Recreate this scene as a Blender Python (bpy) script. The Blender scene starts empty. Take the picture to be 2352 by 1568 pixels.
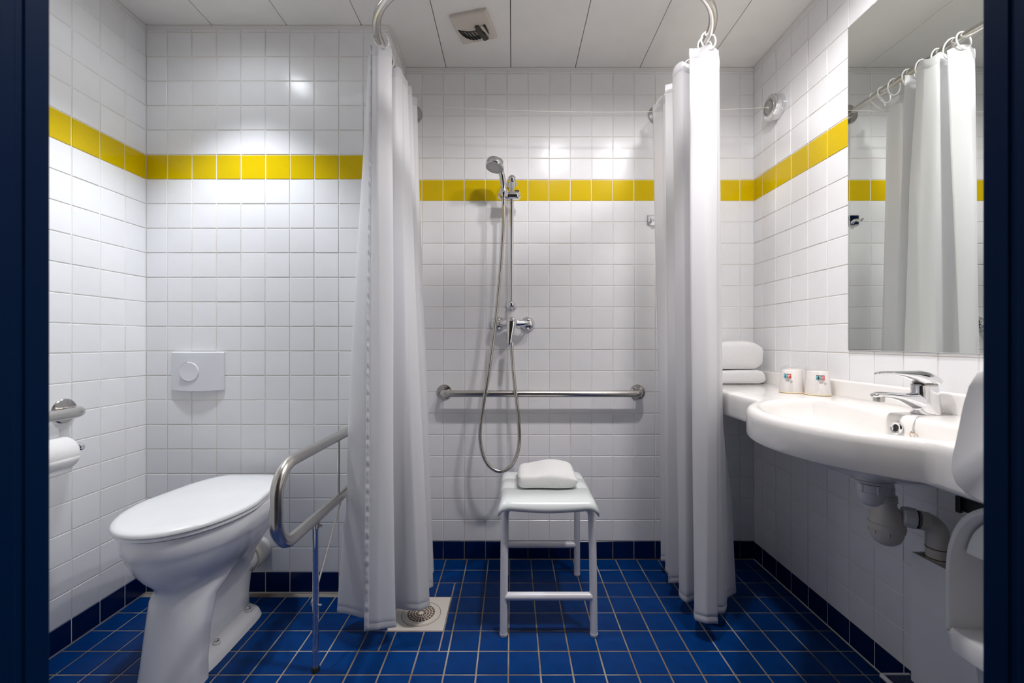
import bpy, bmesh, math, random
from mathutils import Vector, Matrix
random.seed(7)
S = bpy.context.scene
COL = S.collection
PI = math.pi

# ------------------------------------------------------------------ camera, world, lamps, exposure
H = 1.026                    # camera height above the floor
F = 980.0                    # focal length in pixels of a 2352 px wide frame
cam = bpy.data.cameras.new('camera')
cam.sensor_width = 36.0
cam.lens = F / 2352.0 * 36.0
cam.clip_start = 0.02
cam.dof.use_dof = True
cam.dof.focus_distance = 1.75
cam.dof.aperture_fstop = 4.6
camo = bpy.data.objects.new('camera', cam)
camo.location = (0, 0, H)
camo.rotation_euler = (PI / 2, 0, 0)
COL.objects.link(camo)
S.camera = camo

w = bpy.data.worlds.new('world')
S.world = w
w.use_nodes = True
w.node_tree.nodes['Background'].inputs[0].default_value = (0.80, 0.62, 0.45, 1)
w.node_tree.nodes['Background'].inputs[1].default_value = 0.03

S.view_settings.view_transform = 'Standard'
S.view_settings.look = 'None'
S.view_settings.gamma = 1.0
S.view_settings.use_curve_mapping = False
S.view_settings.exposure = 0.17
S.cycles.diffuse_bounces = 8         # a small white room: keep the interreflected light
S.cycles.max_bounces = 12
S.cycles.glossy_bounces = 5

CEIL = 2.312
LAMPS = [  # x, y, main beam W, spill W, colour
    (-1.045, 1.39, 46.0, 3.0, (0.885, 0.935, 1.0)),
    (0.29, 1.116, 15.0, 27.0, (1.0, 0.955, 0.965)),
    (0.69, 1.116, 15.0, 27.0, (1.0, 0.955, 0.965)),
]
for (lx, ly, wm, ws, c) in LAMPS:
    for nm, watt, ang, bl in (('downlight_beam', wm, 90, 0.62), ('downlight_spill', ws, 171, 0.55)):
        l = bpy.data.lights.new(nm, 'SPOT')
        l.energy = watt
        l.color = c
        l.spot_size = math.radians(ang)
        l.spot_blend = bl
        l.shadow_soft_size = 0.045
        o = bpy.data.objects.new(nm, l)
        o.location = (lx, ly, CEIL - 0.022)
        COL.objects.link(o)

# ------------------------------------------------------------------ materials
MATS = {}
def node_mat(name):
    m = bpy.data.materials.new(name)
    m.use_nodes = True
    nt = m.node_tree
    return m, nt, nt.nodes, nt.links, nt.nodes['Principled BSDF']

def mat(name, col, rough=0.4, metal=0.0, bump=0.0, bscale=40.0, var=0.0, coat=0.0, spec=0.5, mottle=None, mscale=8.0, rvar=0.0):
    """procedural material: colour with optional per-object variation, mottling and noise bump"""
    if name in MATS: return MATS[name]
    m, nt, N, L, b = node_mat(name)
    b.inputs['Roughness'].default_value = rough
    b.inputs['Metallic'].default_value = metal
    b.inputs['Specular IOR Level'].default_value = spec
    b.inputs['Coat Weight'].default_value = coat
    b.inputs['Coat Roughness'].default_value = 0.05
    tc = N.new('ShaderNodeTexCoord')
    n = N.new('ShaderNodeTexNoise')
    n.inputs['Scale'].default_value = mscale
    n.inputs['Detail'].default_value = 4
    L.new(tc.outputs['Object'], n.inputs['Vector'])
    mx = N.new('ShaderNodeMix'); mx.data_type = 'RGBA'
    c2 = mottle if mottle else tuple(min(1, x * 0.97) for x in col)
    mx.inputs[6].default_value = (*col, 1); mx.inputs[7].default_value = (*c2, 1)
    ramp = N.new('ShaderNodeValToRGB')
    ramp.color_ramp.elements[0].position = 0.42; ramp.color_ramp.elements[1].position = 0.68
    L.new(n.outputs['Fac'], ramp.inputs[0]); L.new(ramp.outputs[0], mx.inputs[0])
    out = mx.outputs[2]
    if var > 0:
        oi = N.new('ShaderNodeObjectInfo')
        mr = N.new('ShaderNodeMapRange')
        mr.inputs[3].default_value = 1 - var; mr.inputs[4].default_value = 1 + var * 0.3
        L.new(oi.outputs['Random'], mr.inputs[0])
        hs = N.new('ShaderNodeHueSaturation')
        L.new(out, hs.inputs['Color']); L.new(mr.outputs[0], hs.inputs['Value'])
        out = hs.outputs[0]
    L.new(out, b.inputs['Base Color'])
    if rvar > 0:
        rr = N.new('ShaderNodeMapRange')
        rr.inputs[3].default_value = rough; rr.inputs[4].default_value = rough + rvar
        L.new(n.outputs['Fac'], rr.inputs[0]); L.new(rr.outputs[0], b.inputs['Roughness'])
    if bump > 0:
        nb = N.new('ShaderNodeTexNoise')
        nb.inputs['Scale'].default_value = bscale; nb.inputs['Detail'].default_value = 3
        L.new(tc.outputs['Object'], nb.inputs['Vector'])
        bp = N.new('ShaderNodeBump')
        bp.inputs['Strength'].default_value = bump; bp.inputs['Distance'].default_value = 0.002
        L.new(nb.outputs['Fac'], bp.inputs['Height']); L.new(bp.outputs[0], b.inputs['Normal'])
    MATS[name] = m
    return m

WHITE_T = mat('white_glazed_tile', (0.86, 0.863, 0.875), 0.20, spec=0.28, bump=0.10, bscale=28, var=0.03)
YELLOW_T = mat('yellow_glazed_tile', (0.68, 0.49, 0.0), 0.185, spec=0.25, bump=0.10, bscale=28, var=0.03)
NAVY_T = mat('navy_glazed_tile', (0.0, 0.012, 0.075), 0.18, spec=0.35, bump=0.08, bscale=28, var=0.06)
BLUE_T = mat('blue_floor_tile', (0.0, 0.037, 0.175), 0.30, spec=0.14, bump=0.10, bscale=60, var=0.10, mottle=(0.0, 0.029, 0.145), mscale=14, rvar=0.1)
GROUT_W = mat('white_grout', (0.86, 0.845, 0.82), 0.85, mottle=(0.76, 0.72, 0.66), mscale=5, bump=0.2, bscale=200)
GROUT_F = mat('brown_floor_grout', (0.19, 0.145, 0.11), 0.9, mottle=(0.40, 0.36, 0.32), mscale=7, bump=0.3, bscale=200)
CEIL_M = mat('white_metal_ceiling', (0.88, 0.865, 0.84), 0.45)
TRIM_M = mat('white_angle_trim', (0.78, 0.77, 0.75), 0.5)
DARK = mat('dark_gap', (0.01, 0.01, 0.01), 0.8)
PLASTER = mat('white_plaster', (0.78, 0.77, 0.75), 0.6, bump=0.1)
FRAME_B = mat('blue_door_paint', (0.0, 0.014, 0.058), 0.5, spec=0.05, bump=0.05, bscale=90)
CERAM = mat('white_ceramic', (0.84, 0.85, 0.87), 0.08, coat=0.4)
SEATPL = mat('white_seat_plastic', (0.87, 0.88, 0.89), 0.22)
SOLID = mat('white_solid_surface', (0.86, 0.845, 0.82), 0.14, coat=0.3)
STEEL = mat('brushed_steel', (0.62, 0.60, 0.57), 0.24, metal=1.0, bump=0.03, bscale=300)
STEELD = mat('satin_steel_flange', (0.52, 0.50, 0.48), 0.20, metal=1.0)
CHROME = mat('chrome', (0.80, 0.80, 0.82), 0.05, metal=1.0)
HOSE = mat('steel_hose', (0.66, 0.63, 0.58), 0.25, metal=1.0)
PLAS_W = mat('white_plastic', (0.80, 0.80, 0.80), 0.30)
PLAS_G = mat('grey_white_plastic', (0.76, 0.77, 0.80), 0.35)
PLAS_GAP = mat('grey_gap', (0.12, 0.12, 0.14), 0.5)
PVC = mat('aged_pvc', (0.66, 0.63, 0.56), 0.4, mottle=(0.58, 0.54, 0.46), mscale=14)
PVCW = mat('white_pvc', (0.74, 0.74, 0.73), 0.35)
RUBBER = mat('black_rubber', (0.012, 0.012, 0.012), 0.6)
CREAM = mat('cream_plastic', (0.66, 0.60, 0.53), 0.45)
STOOL_T = mat('white_painted_tube', (0.80, 0.80, 0.83), 0.25)
STOOL_S = mat('pale_grey_seat', (0.72, 0.76, 0.75), 0.28)
TOWEL = mat('white_terry', (0.86, 0.86, 0.855), 0.95, bump=1.0, bscale=420, spec=0.1)
PAPER = mat('toilet_paper', (0.88, 0.87, 0.86), 0.95, bump=0.4, bscale=180, spec=0.1)
CARD = mat('grey_cardboard', (0.42, 0.39, 0.36), 0.9)
DRAIN_M = mat('cream_drain', (0.72, 0.67, 0.60), 0.4)
BROWN = mat('brown_hole', (0.10, 0.055, 0.02), 0.9)
CUP = mat('white_paper_cup', (0.84, 0.80, 0.77), 0.5)
CUPRIM = mat('cream_cup_rim', (0.82, 0.68, 0.42), 0.5)
TEAL = mat('teal_print', (0.12, 0.48, 0.55), 0.5)
RED = mat('red_print', (0.75, 0.06, 0.035), 0.5)
INK = mat('dark_print', (0.03, 0.03, 0.035), 0.6)
WINK = mat('white_print', (0.85, 0.85, 0.85), 0.6)
BINB = mat('grey_bin_body', (0.50, 0.53, 0.54), 0.35)
STRING = mat('clothesline_cord', (0.75, 0.72, 0.66), 0.7)
BRASS = mat('tarnished_brass', (0.62, 0.45, 0.32), 0.3, metal=1.0)
RINGP = mat('white_ring_plastic', (0.86, 0.86, 0.85), 0.3)
BLACKP = mat('black_plastic', (0.015, 0.016, 0.018), 0.35)

def fabric_mat():
    m, nt, N, L, b = node_mat('white_satin_curtain')
    tc = N.new('ShaderNodeTexCoord')
    mp = N.new('ShaderNodeMapping'); mp.inputs['Scale'].default_value = (1, 1, 0.12)
    n = N.new('ShaderNodeTexNoise'); n.inputs['Scale'].default_value = 60; n.inputs['Detail'].default_value = 3
    L.new(tc.outputs['Object'], mp.inputs[0]); L.new(mp.outputs[0], n.inputs['Vector'])
    bp = N.new('ShaderNodeBump'); bp.inputs['Strength'].default_value = 0.12; bp.inputs['Distance'].default_value = 0.003
    L.new(n.outputs['Fac'], bp.inputs['Height'])
    b.inputs['Base Color'].default_value = (0.92, 0.92, 0.93, 1)
    b.inputs['Roughness'].default_value = 0.42
    b.inputs['Specular IOR Level'].default_value = 0.35
    b.inputs['Sheen Weight'].default_value = 0.15
    L.new(bp.outputs[0], b.inputs['Normal'])
    tr = N.new('ShaderNodeBsdfTranslucent'); tr.inputs[0].default_value = (0.93, 0.93, 0.94, 1)
    mx = N.new('ShaderNodeMixShader'); mx.inputs[0].default_value = 0.52
    L.new(b.outputs[0], mx.inputs[1]); L.new(tr.outputs[0], mx.inputs[2])
    L.new(mx.outputs[0], N['Material Output'].inputs[0])
    return m
FABRIC = fabric_mat()

def mirror_mat():
    m, nt, N, L, b = node_mat('mirror_glass')
    b.inputs['Base Color'].default_value = (0.80, 0.835, 0.80, 1)
    b.inputs['Metallic'].default_value = 1.0
    b.inputs['Roughness'].default_value = 0.0
    return m
MIRROR = mirror_mat()

def film_mat():
    m, nt, N, L, b = node_mat('clear_film')
    t = N.new('ShaderNodeBsdfTransparent')
    g = N.new('ShaderNodeBsdfGlossy'); g.inputs['Roughness'].default_value = 0.08
    mx = N.new('ShaderNodeMixShader'); mx.inputs[0].default_value = 0.13
    L.new(t.outputs[0], mx.inputs[1]); L.new(g.outputs[0], mx.inputs[2])
    L.new(mx.outputs[0], N['Material Output'].inputs[0])
    return m
FILM = film_mat()

def emit_mat():
    m, nt, N, L, b = node_mat('lamp_lens')
    b.inputs['Base Color'].default_value = (0.9, 0.9, 0.9, 1)
    b.inputs['Emission Color'].default_value = (1, 0.97, 0.94, 1)
    b.inputs['Emission Strength'].default_value = 12.0
    return m
LAMP_M = emit_mat()

# ------------------------------------------------------------------ mesh helpers (all coordinates are world metres: x right, y depth, z up)
WLOC = {}
def finish(name, V, Fc, m, parent=None, smooth=35, origin=None, bevel=0.0, bseg=2, subsurf=0, solid=0.0):
    me = bpy.data.meshes.new(name)
    if origin is None:
        xs = [v[0] for v in V]; ys = [v[1] for v in V]; zs = [v[2] for v in V]
        origin = Vector(((min(xs) + max(xs)) / 2, (min(ys) + max(ys)) / 2, min(zs)))
    origin = Vector(origin)
    me.from_pydata([tuple(Vector(v) - origin) for v in V], [], Fc)
    bm = bmesh.new(); bm.from_mesh(me)
    bmesh.ops.recalc_face_normals(bm, faces=bm.faces)
    bm.to_mesh(me); bm.free()
    me.materials.append(m)
    if smooth:
        me.polygons.foreach_set('use_smooth', [True] * len(me.polygons))
        me.set_sharp_from_angle(angle=math.radians(smooth))
    o = bpy.data.objects.new(name, me)
    COL.objects.link(o)
    if parent is not None:
        o.parent = parent
        o.location = origin - WLOC[parent.name]
    else:
        o.location = origin
    WLOC[o.name] = origin
    if solid:
        md = o.modifiers.new('solid', 'SOLIDIFY'); md.thickness = solid; md.offset = 0
    if bevel:
        md = o.modifiers.new('bevel', 'BEVEL'); md.width = bevel; md.segments = bseg; md.limit_method = 'ANGLE'
        md.angle_limit = math.radians(40); md.harden_normals = False
    if subsurf:
        md = o.modifiers.new('sub', 'SUBSURF'); md.levels = subsurf; md.render_levels = subsurf
    return o

def tag(o, label=None, cat=None, group=None, kind=None):
    if label: o['label'] = label
    if cat: o['category'] = cat
    if group: o['group'] = group
    if kind: o['kind'] = kind
    return o

def thing(name, loc, label, cat, group=None):
    o = bpy.data.objects.new(name, None)
    o.empty_display_size = 0.05
    COL.objects.link(o)
    o.location = loc
    WLOC[o.name] = Vector(loc)
    return tag(o, label, cat, group)

class MB:
    def __init__(s): s.v = []; s.f = []
    def add(s, V, Fc):
        k = len(s.v); s.v += [tuple(v) for v in V]; s.f += [tuple(i + k for i in f) for f in Fc]
        return s
    def box(s, x0, x1, y0, y1, z0, z1):
        return s.add([(x0, y0, z0), (x1, y0, z0), (x1, y1, z0), (x0, y1, z0), (x0, y0, z1), (x1, y0, z1), (x1, y1, z1), (x0, y1, z1)],
                     [(0, 3, 2, 1), (4, 5, 6, 7), (0, 1, 5, 4), (1, 2, 6, 5), (2, 3, 7, 6), (3, 0, 4, 7)])
    def loft(s, rings, cap0=True, cap1=True, closed=True):
        n = len(rings[0]); V = [p for r in rings for p in r]; Fc = []
        for i in range(len(rings) - 1):
            for j in range(n if closed else n - 1):
                a = i * n + j; b = i * n + (j + 1) % n
                Fc.append((a, b, b + n, a + n))
        if cap0: Fc.append(tuple(range(n))[::-1])
        if cap1: Fc.append(tuple(range((len(rings) - 1) * n, len(rings) * n)))
        return s.add(V, Fc)
    def tube(s, pts, r, seg=14, caps=True, closed=False):
        P = [Vector(p) for p in pts]; n = len(P)
        rs = r if isinstance(r, (list, tuple)) else [r] * n
        rings = []; up = None
        for i, p in enumerate(P):
            if closed: t = (P[(i + 1) % n] - P[i - 1])
            else: t = P[min(i + 1, n - 1)] - P[max(i - 1, 0)]
            t.normalize()
            if up is None:
                up = Vector((0, 0, 1)) if abs(t.z) < 0.9 else Vector((1, 0, 0))
            up = (up - t * up.dot(t)).normalized(); sd = t.cross(up)
            rings.append([p + (up * math.cos(2 * PI * k / seg) + sd * math.sin(2 * PI * k / seg)) * rs[i] for k in range(seg)])
        if closed:
            rings.append(rings[0]); return s.loft(rings, False, False)
        return s.loft(rings, caps, caps)
    def lathe(s, prof, org, axis, seg=32, caps=True):
        """prof: list of (radius, distance along axis)"""
        a = Vector(axis).normalized()
        u = Vector((0, 0, 1)) if abs(a.z) < 0.9 else Vector((1, 0, 0))
        u = (u - a * u.dot(a)).normalized(); w_ = a.cross(u); o = Vector(org)
        rings = [[o + a * d + (u * math.cos(2 * PI * k / seg) + w_ * math.sin(2 * PI * k / seg)) * max(r, 1e-5) for k in range(seg)] for r, d in prof]
        return s.loft(rings, caps, caps)
    def sphere(s, c, r, seg=16):
        n = seg // 2
        return s.lathe([(r * math.sin(PI * i / n), -r * math.cos(PI * i / n)) for i in range(n + 1)], c, (0, 0, 1), seg)
    def build(s, name, m, parent=None, **k): return finish(name, s.v, s.f, m, parent, **k)

def un(u, v, y):            # photo pixel + depth -> real position
    return Vector(((u - 1176.0) * y / F, y, H - (v - 784.0) * y / F))

def spline(pts, n=10, closed=False):
    P = [Vector(p) for p in pts]; out = []; m = len(P)
    for i in range(m if closed else m - 1):
        p0 = P[(i - 1) % m] if closed or i > 0 else P[0] * 2 - P[1]
        p1 = P[i]; p2 = P[(i + 1) % m]
        p3 = P[(i + 2) % m] if closed or i + 2 < m else P[-1] * 2 - P[-2]
        for k in range(n):
            t = k / n
            out.append(0.5 * ((2 * p1) + (p2 - p0) * t + (2 * p0 - 5 * p1 + 4 * p2 - p3) * t * t + (3 * p1 - p0 - 3 * p2 + p3) * t ** 3))
    if not closed: out.append(P[-1])
    return out

def arc_corner(a, c, b, r, n=8):
    """rounded corner at c between directions to a and b"""
    a, c, b = Vector(a), Vector(c), Vector(b)
    d1 = (a - c).normalized(); d2 = (b - c).normalized()
    ang = d1.angle(d2); d = r / math.tan(ang / 2)
    cen = c + (d1 + d2).normalized() * (r / math.sin(ang / 2))
    s_, e = c + d1 * d - cen, c + d2 * d - cen
    return [cen + s_.slerp(e, k / n) if False else cen + (s_ * math.sin((1 - k / n) * (PI - ang)) + e * math.sin(k / n * (PI - ang))) / math.sin(PI - ang) for k in range(n + 1)]

def round_path(pts, r, n=8):
    out = [Vector(pts[0])]
    for i in range(1, len(pts) - 1):
        rr = r[i - 1] if isinstance(r, (list, tuple)) else r
        out += arc_corner(pts[i - 1], pts[i], pts[i + 1], rr, n)
    out.append(Vector(pts[-1]))
    return out

# ------------------------------------------------------------------ the setting
XL, XR, XA = -1.495, 1.14, -0.505     # left wall, right wall, side of the shower alcove
YT, YS, YF = 1.742, 2.010, 0.46       # toilet wall, shower wall, inner face of the door wall
BASE = 0.087; BAND = 1.687            # top of the blue skirting row, bottom of the yellow row
RAN = random.Random(3)

TILE_MESH = {}
def tile_mesh(w_, h_, m, proud=0.0022, bev=0.0014):
    key = (round(w_, 4), round(h_, 4), m.name)
    if key in TILE_MESH: return TILE_MESH[key]
    a, b = w_ / 2, h_ / 2
    V = [(-a, -b, 0), (a, -b, 0), (a, b, 0), (-a, b, 0), (-a, -b, proud - bev), (a, -b, proud - bev), (a, b, proud - bev), (-a, b, proud - bev)]
    c, d = a - bev, b - bev
    V += [(-c, -d, proud), (c, -d, proud), (c, d, proud), (-c, d, proud)]
    Fc = [(8, 9, 10, 11)]
    for i in range(4):
        j = (i + 1) % 4
        Fc += [(i, j, j + 4, i + 4), (i + 4, j + 4, j + 8, i + 8)]
    me = bpy.data.meshes.new('tile'); me.from_pydata(V, [], Fc); me.materials.append(m)
    TILE_MESH[key] = me
    return me

def in_frame(p):
    if p.y < 0.3: return 0
    u = p.x * F / p.y; v = (p.z - H) * F / p.y
    if abs(u) > 1130 or abs(v) > 800: return 0
    return 1.0 / p.y ** 2

def cuts(lo, hi, j0, pitch=0.1):
    """joint positions between lo and hi of a grid that passes through j0"""
    k = math.ceil((lo - j0) / pitch + 1e-6); out = [lo]
    while j0 + k * pitch < hi - 1e-6:
        if j0 + k * pitch - lo > 0.006: out.append(j0 + k * pitch)
        k += 1
    out.append(hi)
    return out

def lay_tiles(parent, origin, U, Vd, Nn, us, vs, matfun, gap=0.0034, skip=None, tilt=0.0028, limit=300, weight=1.0, proud=0.0022):
    """tiles on the plane origin + u*U + v*Vd with outward normal Nn"""
    U, Vd, Nn, O = Vector(U), Vector(Vd), Vector(Nn), Vector(origin)
    items = []
    for i in range(len(us) - 1):
        for j in range(len(vs) - 1):
            w_, h_ = us[i + 1] - us[i] - gap, vs[j + 1] - vs[j] - gap
            if w_ < 0.004 or h_ < 0.004: continue
            c = O + U * ((us[i] + us[i + 1]) / 2) + Vd * ((vs[j] + vs[j + 1]) / 2)
            if skip and skip(c): continue
            items.append((in_frame(c), c, w_, h_, matfun(c, i, j)))
    items.sort(key=lambda t: -t[0])
    base = Matrix((U, Vd, Nn)).transposed()
    rest = {}
    PL = WLOC[parent.name]
    for k, (vis, c, w_, h_, m) in enumerate(items):
        rot = base @ Matrix.Rotation(RAN.gauss(0, tilt), 3, 'X') @ Matrix.Rotation(RAN.gauss(0, tilt), 3, 'Y')
        c = c + Nn * RAN.uniform(-0.0003, 0.0003)
        me = tile_mesh(w_, h_, m, proud)
        if vis > 0 and k < limit:
            o = bpy.data.objects.new('tile', me); COL.objects.link(o)
            o.parent = parent
            o.matrix_local = Matrix.Translation(c - PL) @ rot.to_4x4()
        else:
            mb = rest.setdefault(m, MB())
            mb.add([rot @ v.co + c for v in me.vertices], [tuple(p.vertices) for p in me.polygons])
    for m, mb in rest.items():
        o = mb.build('tile_field', m, parent, smooth=0)
        o['kind'] = 'stuff'

def slab(name, x0, x1, y0, y1, z0, z1, m, parent=None):
    o = MB().box(x0, x1, y0, y1, z0, z1).build(name, m, parent, smooth=0)
    if parent is None: o['kind'] = 'structure'
    return o

rows = [BASE + 0.1 * k for k in range(0, 23)] + [CEIL]
def wall_mat(c, i, j): return YELLOW_T if BAND < c.z < BAND + 0.1 else WHITE_T
T = 0.12
# floor
fl = slab('floor', XL - T, XR + T, YF - 0.16, YS + T, -0.1, -0.002, GROUT_F)
DR = (-0.445, -0.243, 1.512, 1.714)   # drain plate takes the place of tiles
fx = cuts(XL, XR, -0.0114, 0.0998); fy = cuts(YF, YS, 1.3155, 0.1003)
def floor_skip(c):
    if c.x < XA and c.y > YT: return True
    return False
def split_around_drain():
    us = sorted(set(fx + [DR[0], DR[1]])); vs = sorted(set(fy + [DR[2], DR[3]]))
    return us, vs
# ordinary tiles, those touching the drain are cut around it
fl_full = lambda c: floor_skip(c) or (DR[0] - 0.055 < c.x < DR[1] + 0.055 and DR[2] - 0.055 < c.y < DR[3] + 0.055)
lay_tiles(fl, (0, 0, -0.0022), (1, 0, 0), (0, 1, 0), (0, 0, 1), fx, fy, lambda c, i, j: BLUE_T, gap=0.0052, skip=fl_full, tilt=0.002)
for i in range(len(fx) - 1):
    for j in range(len(fy) - 1):
        cx, cy = (fx[i] + fx[i + 1]) / 2, (fy[j] + fy[j + 1]) / 2
        if DR[0] - 0.055 < cx < DR[1] + 0.055 and DR[2] - 0.055 < cy < DR[3] + 0.055:
            pieces = []
            x0, x1, y0, y1 = fx[i], fx[i + 1], fy[j], fy[j + 1]
            if x0 < DR[0]: pieces.append((x0, min(x1, DR[0]), y0, y1))
            if x1 > DR[1]: pieces.append((max(x0, DR[1]), x1, y0, y1))
            xa, xb = max(x0, DR[0]), min(x1, DR[1])
            if xb > xa:
                if y0 < DR[2]: pieces.append((xa, xb, y0, min(y1, DR[2])))
                if y1 > DR[3]: pieces.append((xa, xb, max(y0, DR[3]), y1))
            for (a, b, c, d) in pieces:
                if b - a > 0.012 and d - c > 0.012:
                    lay_tiles(fl, (0, 0, -0.0022), (1, 0, 0), (0, 1, 0), (0, 0, 1), [a, b], [c, d], lambda c_, i_, j_: BLUE_T, gap=0.0052, tilt=0.002)

# walls
wl = slab('wall_left', XL - T, XL, YF - 0.16, YT + T, -0.1, CEIL, GROUT_W)
wt = slab('wall_back', XL, XA - 0.02, YT, YT + T, -0.1, CEIL, GROUT_W)
wa = slab('wall_alcove', XA - 0.02 - T, XA, YT + 0.0005, YS + T, -0.1, CEIL, GROUT_W)
# the alcove wall starts flush with the toilet wall
ws = slab('wall_shower', XA, XR, YS, YS + T, -0.1, CEIL, GROUT_W)
wr = slab('wall_right', XR, XR + T, YF - 0.16, YS + T, -0.1, CEIL, GROUT_W)
yl = cuts(YF, YT, 1.447, 0.1); yr = cuts(YF, YS, 1.440, 0.1)
P = 0.0026
lay_tiles(wl, (XL, 0, 0), (0, 1, 0), (0, 0, 1), (1, 0, 0), yl, rows, wall_mat)
lay_tiles(wt, (0, YT, 0), (1, 0, 0), (0, 0, 1), (0, -1, 0), cuts(XL + P, XA + P, -1.406, 0.1), rows, wall_mat)
lay_tiles(wa, (XA, 0, 0), (0, 1, 0), (0, 0, 1), (1, 0, 0), [YT, YT + 0.098, YT + 0.198, YS], rows, wall_mat)
lay_tiles(ws, (0, YS, 0), (1, 0, 0), (0, 0, 1), (0, -1, 0), cuts(XA + P, XR, 1.073, 0.0998), rows, wall_mat)
MIR = (0.62, 1.438, 0.996, 2.082)     # mirror: y0 y1 z0 z1
lay_tiles(wr, (XR, 0, 0), (0, 1, 0), (0, 0, 1), (-1, 0, 0), yr, rows, wall_mat)
# blue skirting rows
for nm, org, U, Nn, us in (
        ('baseboard_left', (XL, 0, 0), (0, 1, 0), (1, 0, 0), yl),
        ('baseboard_back', (0, YT, 0), (1, 0, 0), (0, -1, 0), cuts(XL + P, XA + P, -1.406, 0.1)),
        ('baseboard_alcove', (XA, 0, 0), (0, 1, 0), (1, 0, 0), [YT, YT + 0.098, YT + 0.198, YS]),
        ('baseboard_shower', (0, YS, 0), (1, 0, 0), (0, -1, 0), cuts(XA + P, XR, 1.073, 0.0998)),
        ('baseboard_right', (XR, 0, 0), (0, 1, 0), (-1, 0, 0), yr)):
    u0, u1 = us[0], us[-1]
    Uv, Nv, Ov = Vector(U), Vector(Nn), Vector(org)
    a = Ov + Uv * u0; b = Ov + Uv * u1 + Nv * 0.0008
    bb = slab(nm, min(a.x, b.x), max(a.x, b.x), min(a.y, b.y), max(a.y, b.y), 0.0, BASE, GROUT_F if 'shower' in nm else GROUT_W)
    lay_tiles(bb, org, U, (0, 0, 1), Nn, us, [0.0035, BASE], lambda c, i, j: NAVY_T, proud=0.0030)

# ceiling of metal planks
ce = slab('ceiling', XL - T, XR + T, YF - 0.16, YS + T, CEIL + 0.012, CEIL + 0.1, DARK)
px = [-0.006 + 0.3035 * k for k in range(-6, 6)]
px = [XL] + [x for x in px if XL + 0.02 < x < XR - 0.02] + [XR]
for a, b in zip(px[:-1], px[1:]):
    y1 = YT if b < XA + 0.02 else YS
    def plank(x0, x1, y0, y1):
        mb = MB().box(x0 + 0.0014, x1 - 0.0014, y0 + 0.001, y1 - 0.001, CEIL, CEIL + 0.012)
        mb.build('ceiling_panel', CEIL_M, ce, smooth=0, bevel=0.0015)
    if a < XA < b:
        g_ = 0.0014
        pl = [(a + g_, YF + 0.001), (b - g_, YF + 0.001), (b - g_, YS - 0.001), (XA + g_, YS - 0.001), (XA + g_, YT - 0.001), (a + g_, YT - 0.001)]
        MB().loft([[(x, y, z) for x, y in pl] for z in (CEIL, CEIL + 0.012)]).build('ceiling_panel', CEIL_M, ce, smooth=0, bevel=0.0015)
    else:
        plank(a, b, YF, y1)
# white angle trim under the ceiling edge
def trim(name, x0, x1, y0, y1):
    o = MB().box(x0, x1, y0, y1, CEIL - 0.016, CEIL - 0.0012).build(name, TRIM_M, smooth=0, bevel=0.001)
    o['kind'] = 'structure'
tt = 0.008
trim('trim_1', XL, XL + tt, YF, YT - tt)
trim('trim_2', XL, XA + tt, YT - tt, YT)
trim('trim_3', XA, XA + tt, YT, YS - tt)
trim('trim_4', XA, XR, YS - tt, YS)
trim('trim_5', XR - tt, XR, YF, YS - tt)

# wall with the doorway, and the blue door frame the picture is taken through
JL, JR = -0.511, 0.5205
o = MB().box(XL, JL - 0.05, YF - 0.14, YF, 0, CEIL).box(JR + 0.05, XR, YF - 0.14, YF, 0, CEIL).box(JL - 0.05, JR + 0.05, YF - 0.14, YF, 2.12, CEIL).build('wall_front', PLASTER, smooth=0)
o['kind'] = 'structure'
dr = bpy.data.objects.new('door_1', None); COL.objects.link(dr); dr.location = (0, YF - 0.07, 0); WLOC['door_1'] = Vector((0, YF - 0.07, 0)); dr['kind'] = 'structure'
def jamb(x, sgn):
    # stepped profile in plan, extruded upwards; sgn = direction out of the opening
    pr = [(0, YF + 0.012), (0, 0.448), (0.0015, 0.446), (0.0015, 0.440), (0.0, 0.438), (0.0, 0.418), (0.014, 0.41), (0.014, YF - 0.15), (0.05, YF - 0.15), (0.05, YF - 0.1), (0.0502, YF + 0.0005), (0.11, YF + 0.0005), (0.11, YF + 0.012)]
    rings = [[(x + sgn * a, b, z) for a, b in pr] for z in (0, 2.12)]
    MB().loft(rings).build('jamb', FRAME_B, dr, smooth=20, bevel=0.0015)
jamb(JL, -1); jamb(JR, 1)
MB().box(JL - 0.10, JR + 0.10, YF - 0.15, YF + 0.012, 2.12, 2.18).build('head', FRAME_B, dr, smooth=0, bevel=0.002)

# downlights in the ceiling
NAMES = ['round recessed downlight in ceiling above the toilet', 'round recessed downlight in ceiling in front of shower', 'round recessed downlight in ceiling beside the mirror']
for (lx, ly, *_), nm in zip(LAMPS, NAMES):
    t = thing('downlight', (lx, ly, CEIL - 0.012), nm, 'lamp', 'ceiling downlights')
    MB().lathe([(0.036, 0.0), (0.052, 0.0), (0.056, 0.004), (0.056, 0.0105), (0.036, 0.0105)], (lx, ly, CEIL - 0.011), (0, 0, 1), 32, False).build('trim_ring', TRIM_M, t)
    MB().lathe([(0.0, 0.0), (0.036, 0.0), (0.036, 0.004), (0.0, 0.004)], (lx, ly, CEIL - 0.006), (0, 0, 1), 32, False).build('lens', LAMP_M, t)

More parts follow.
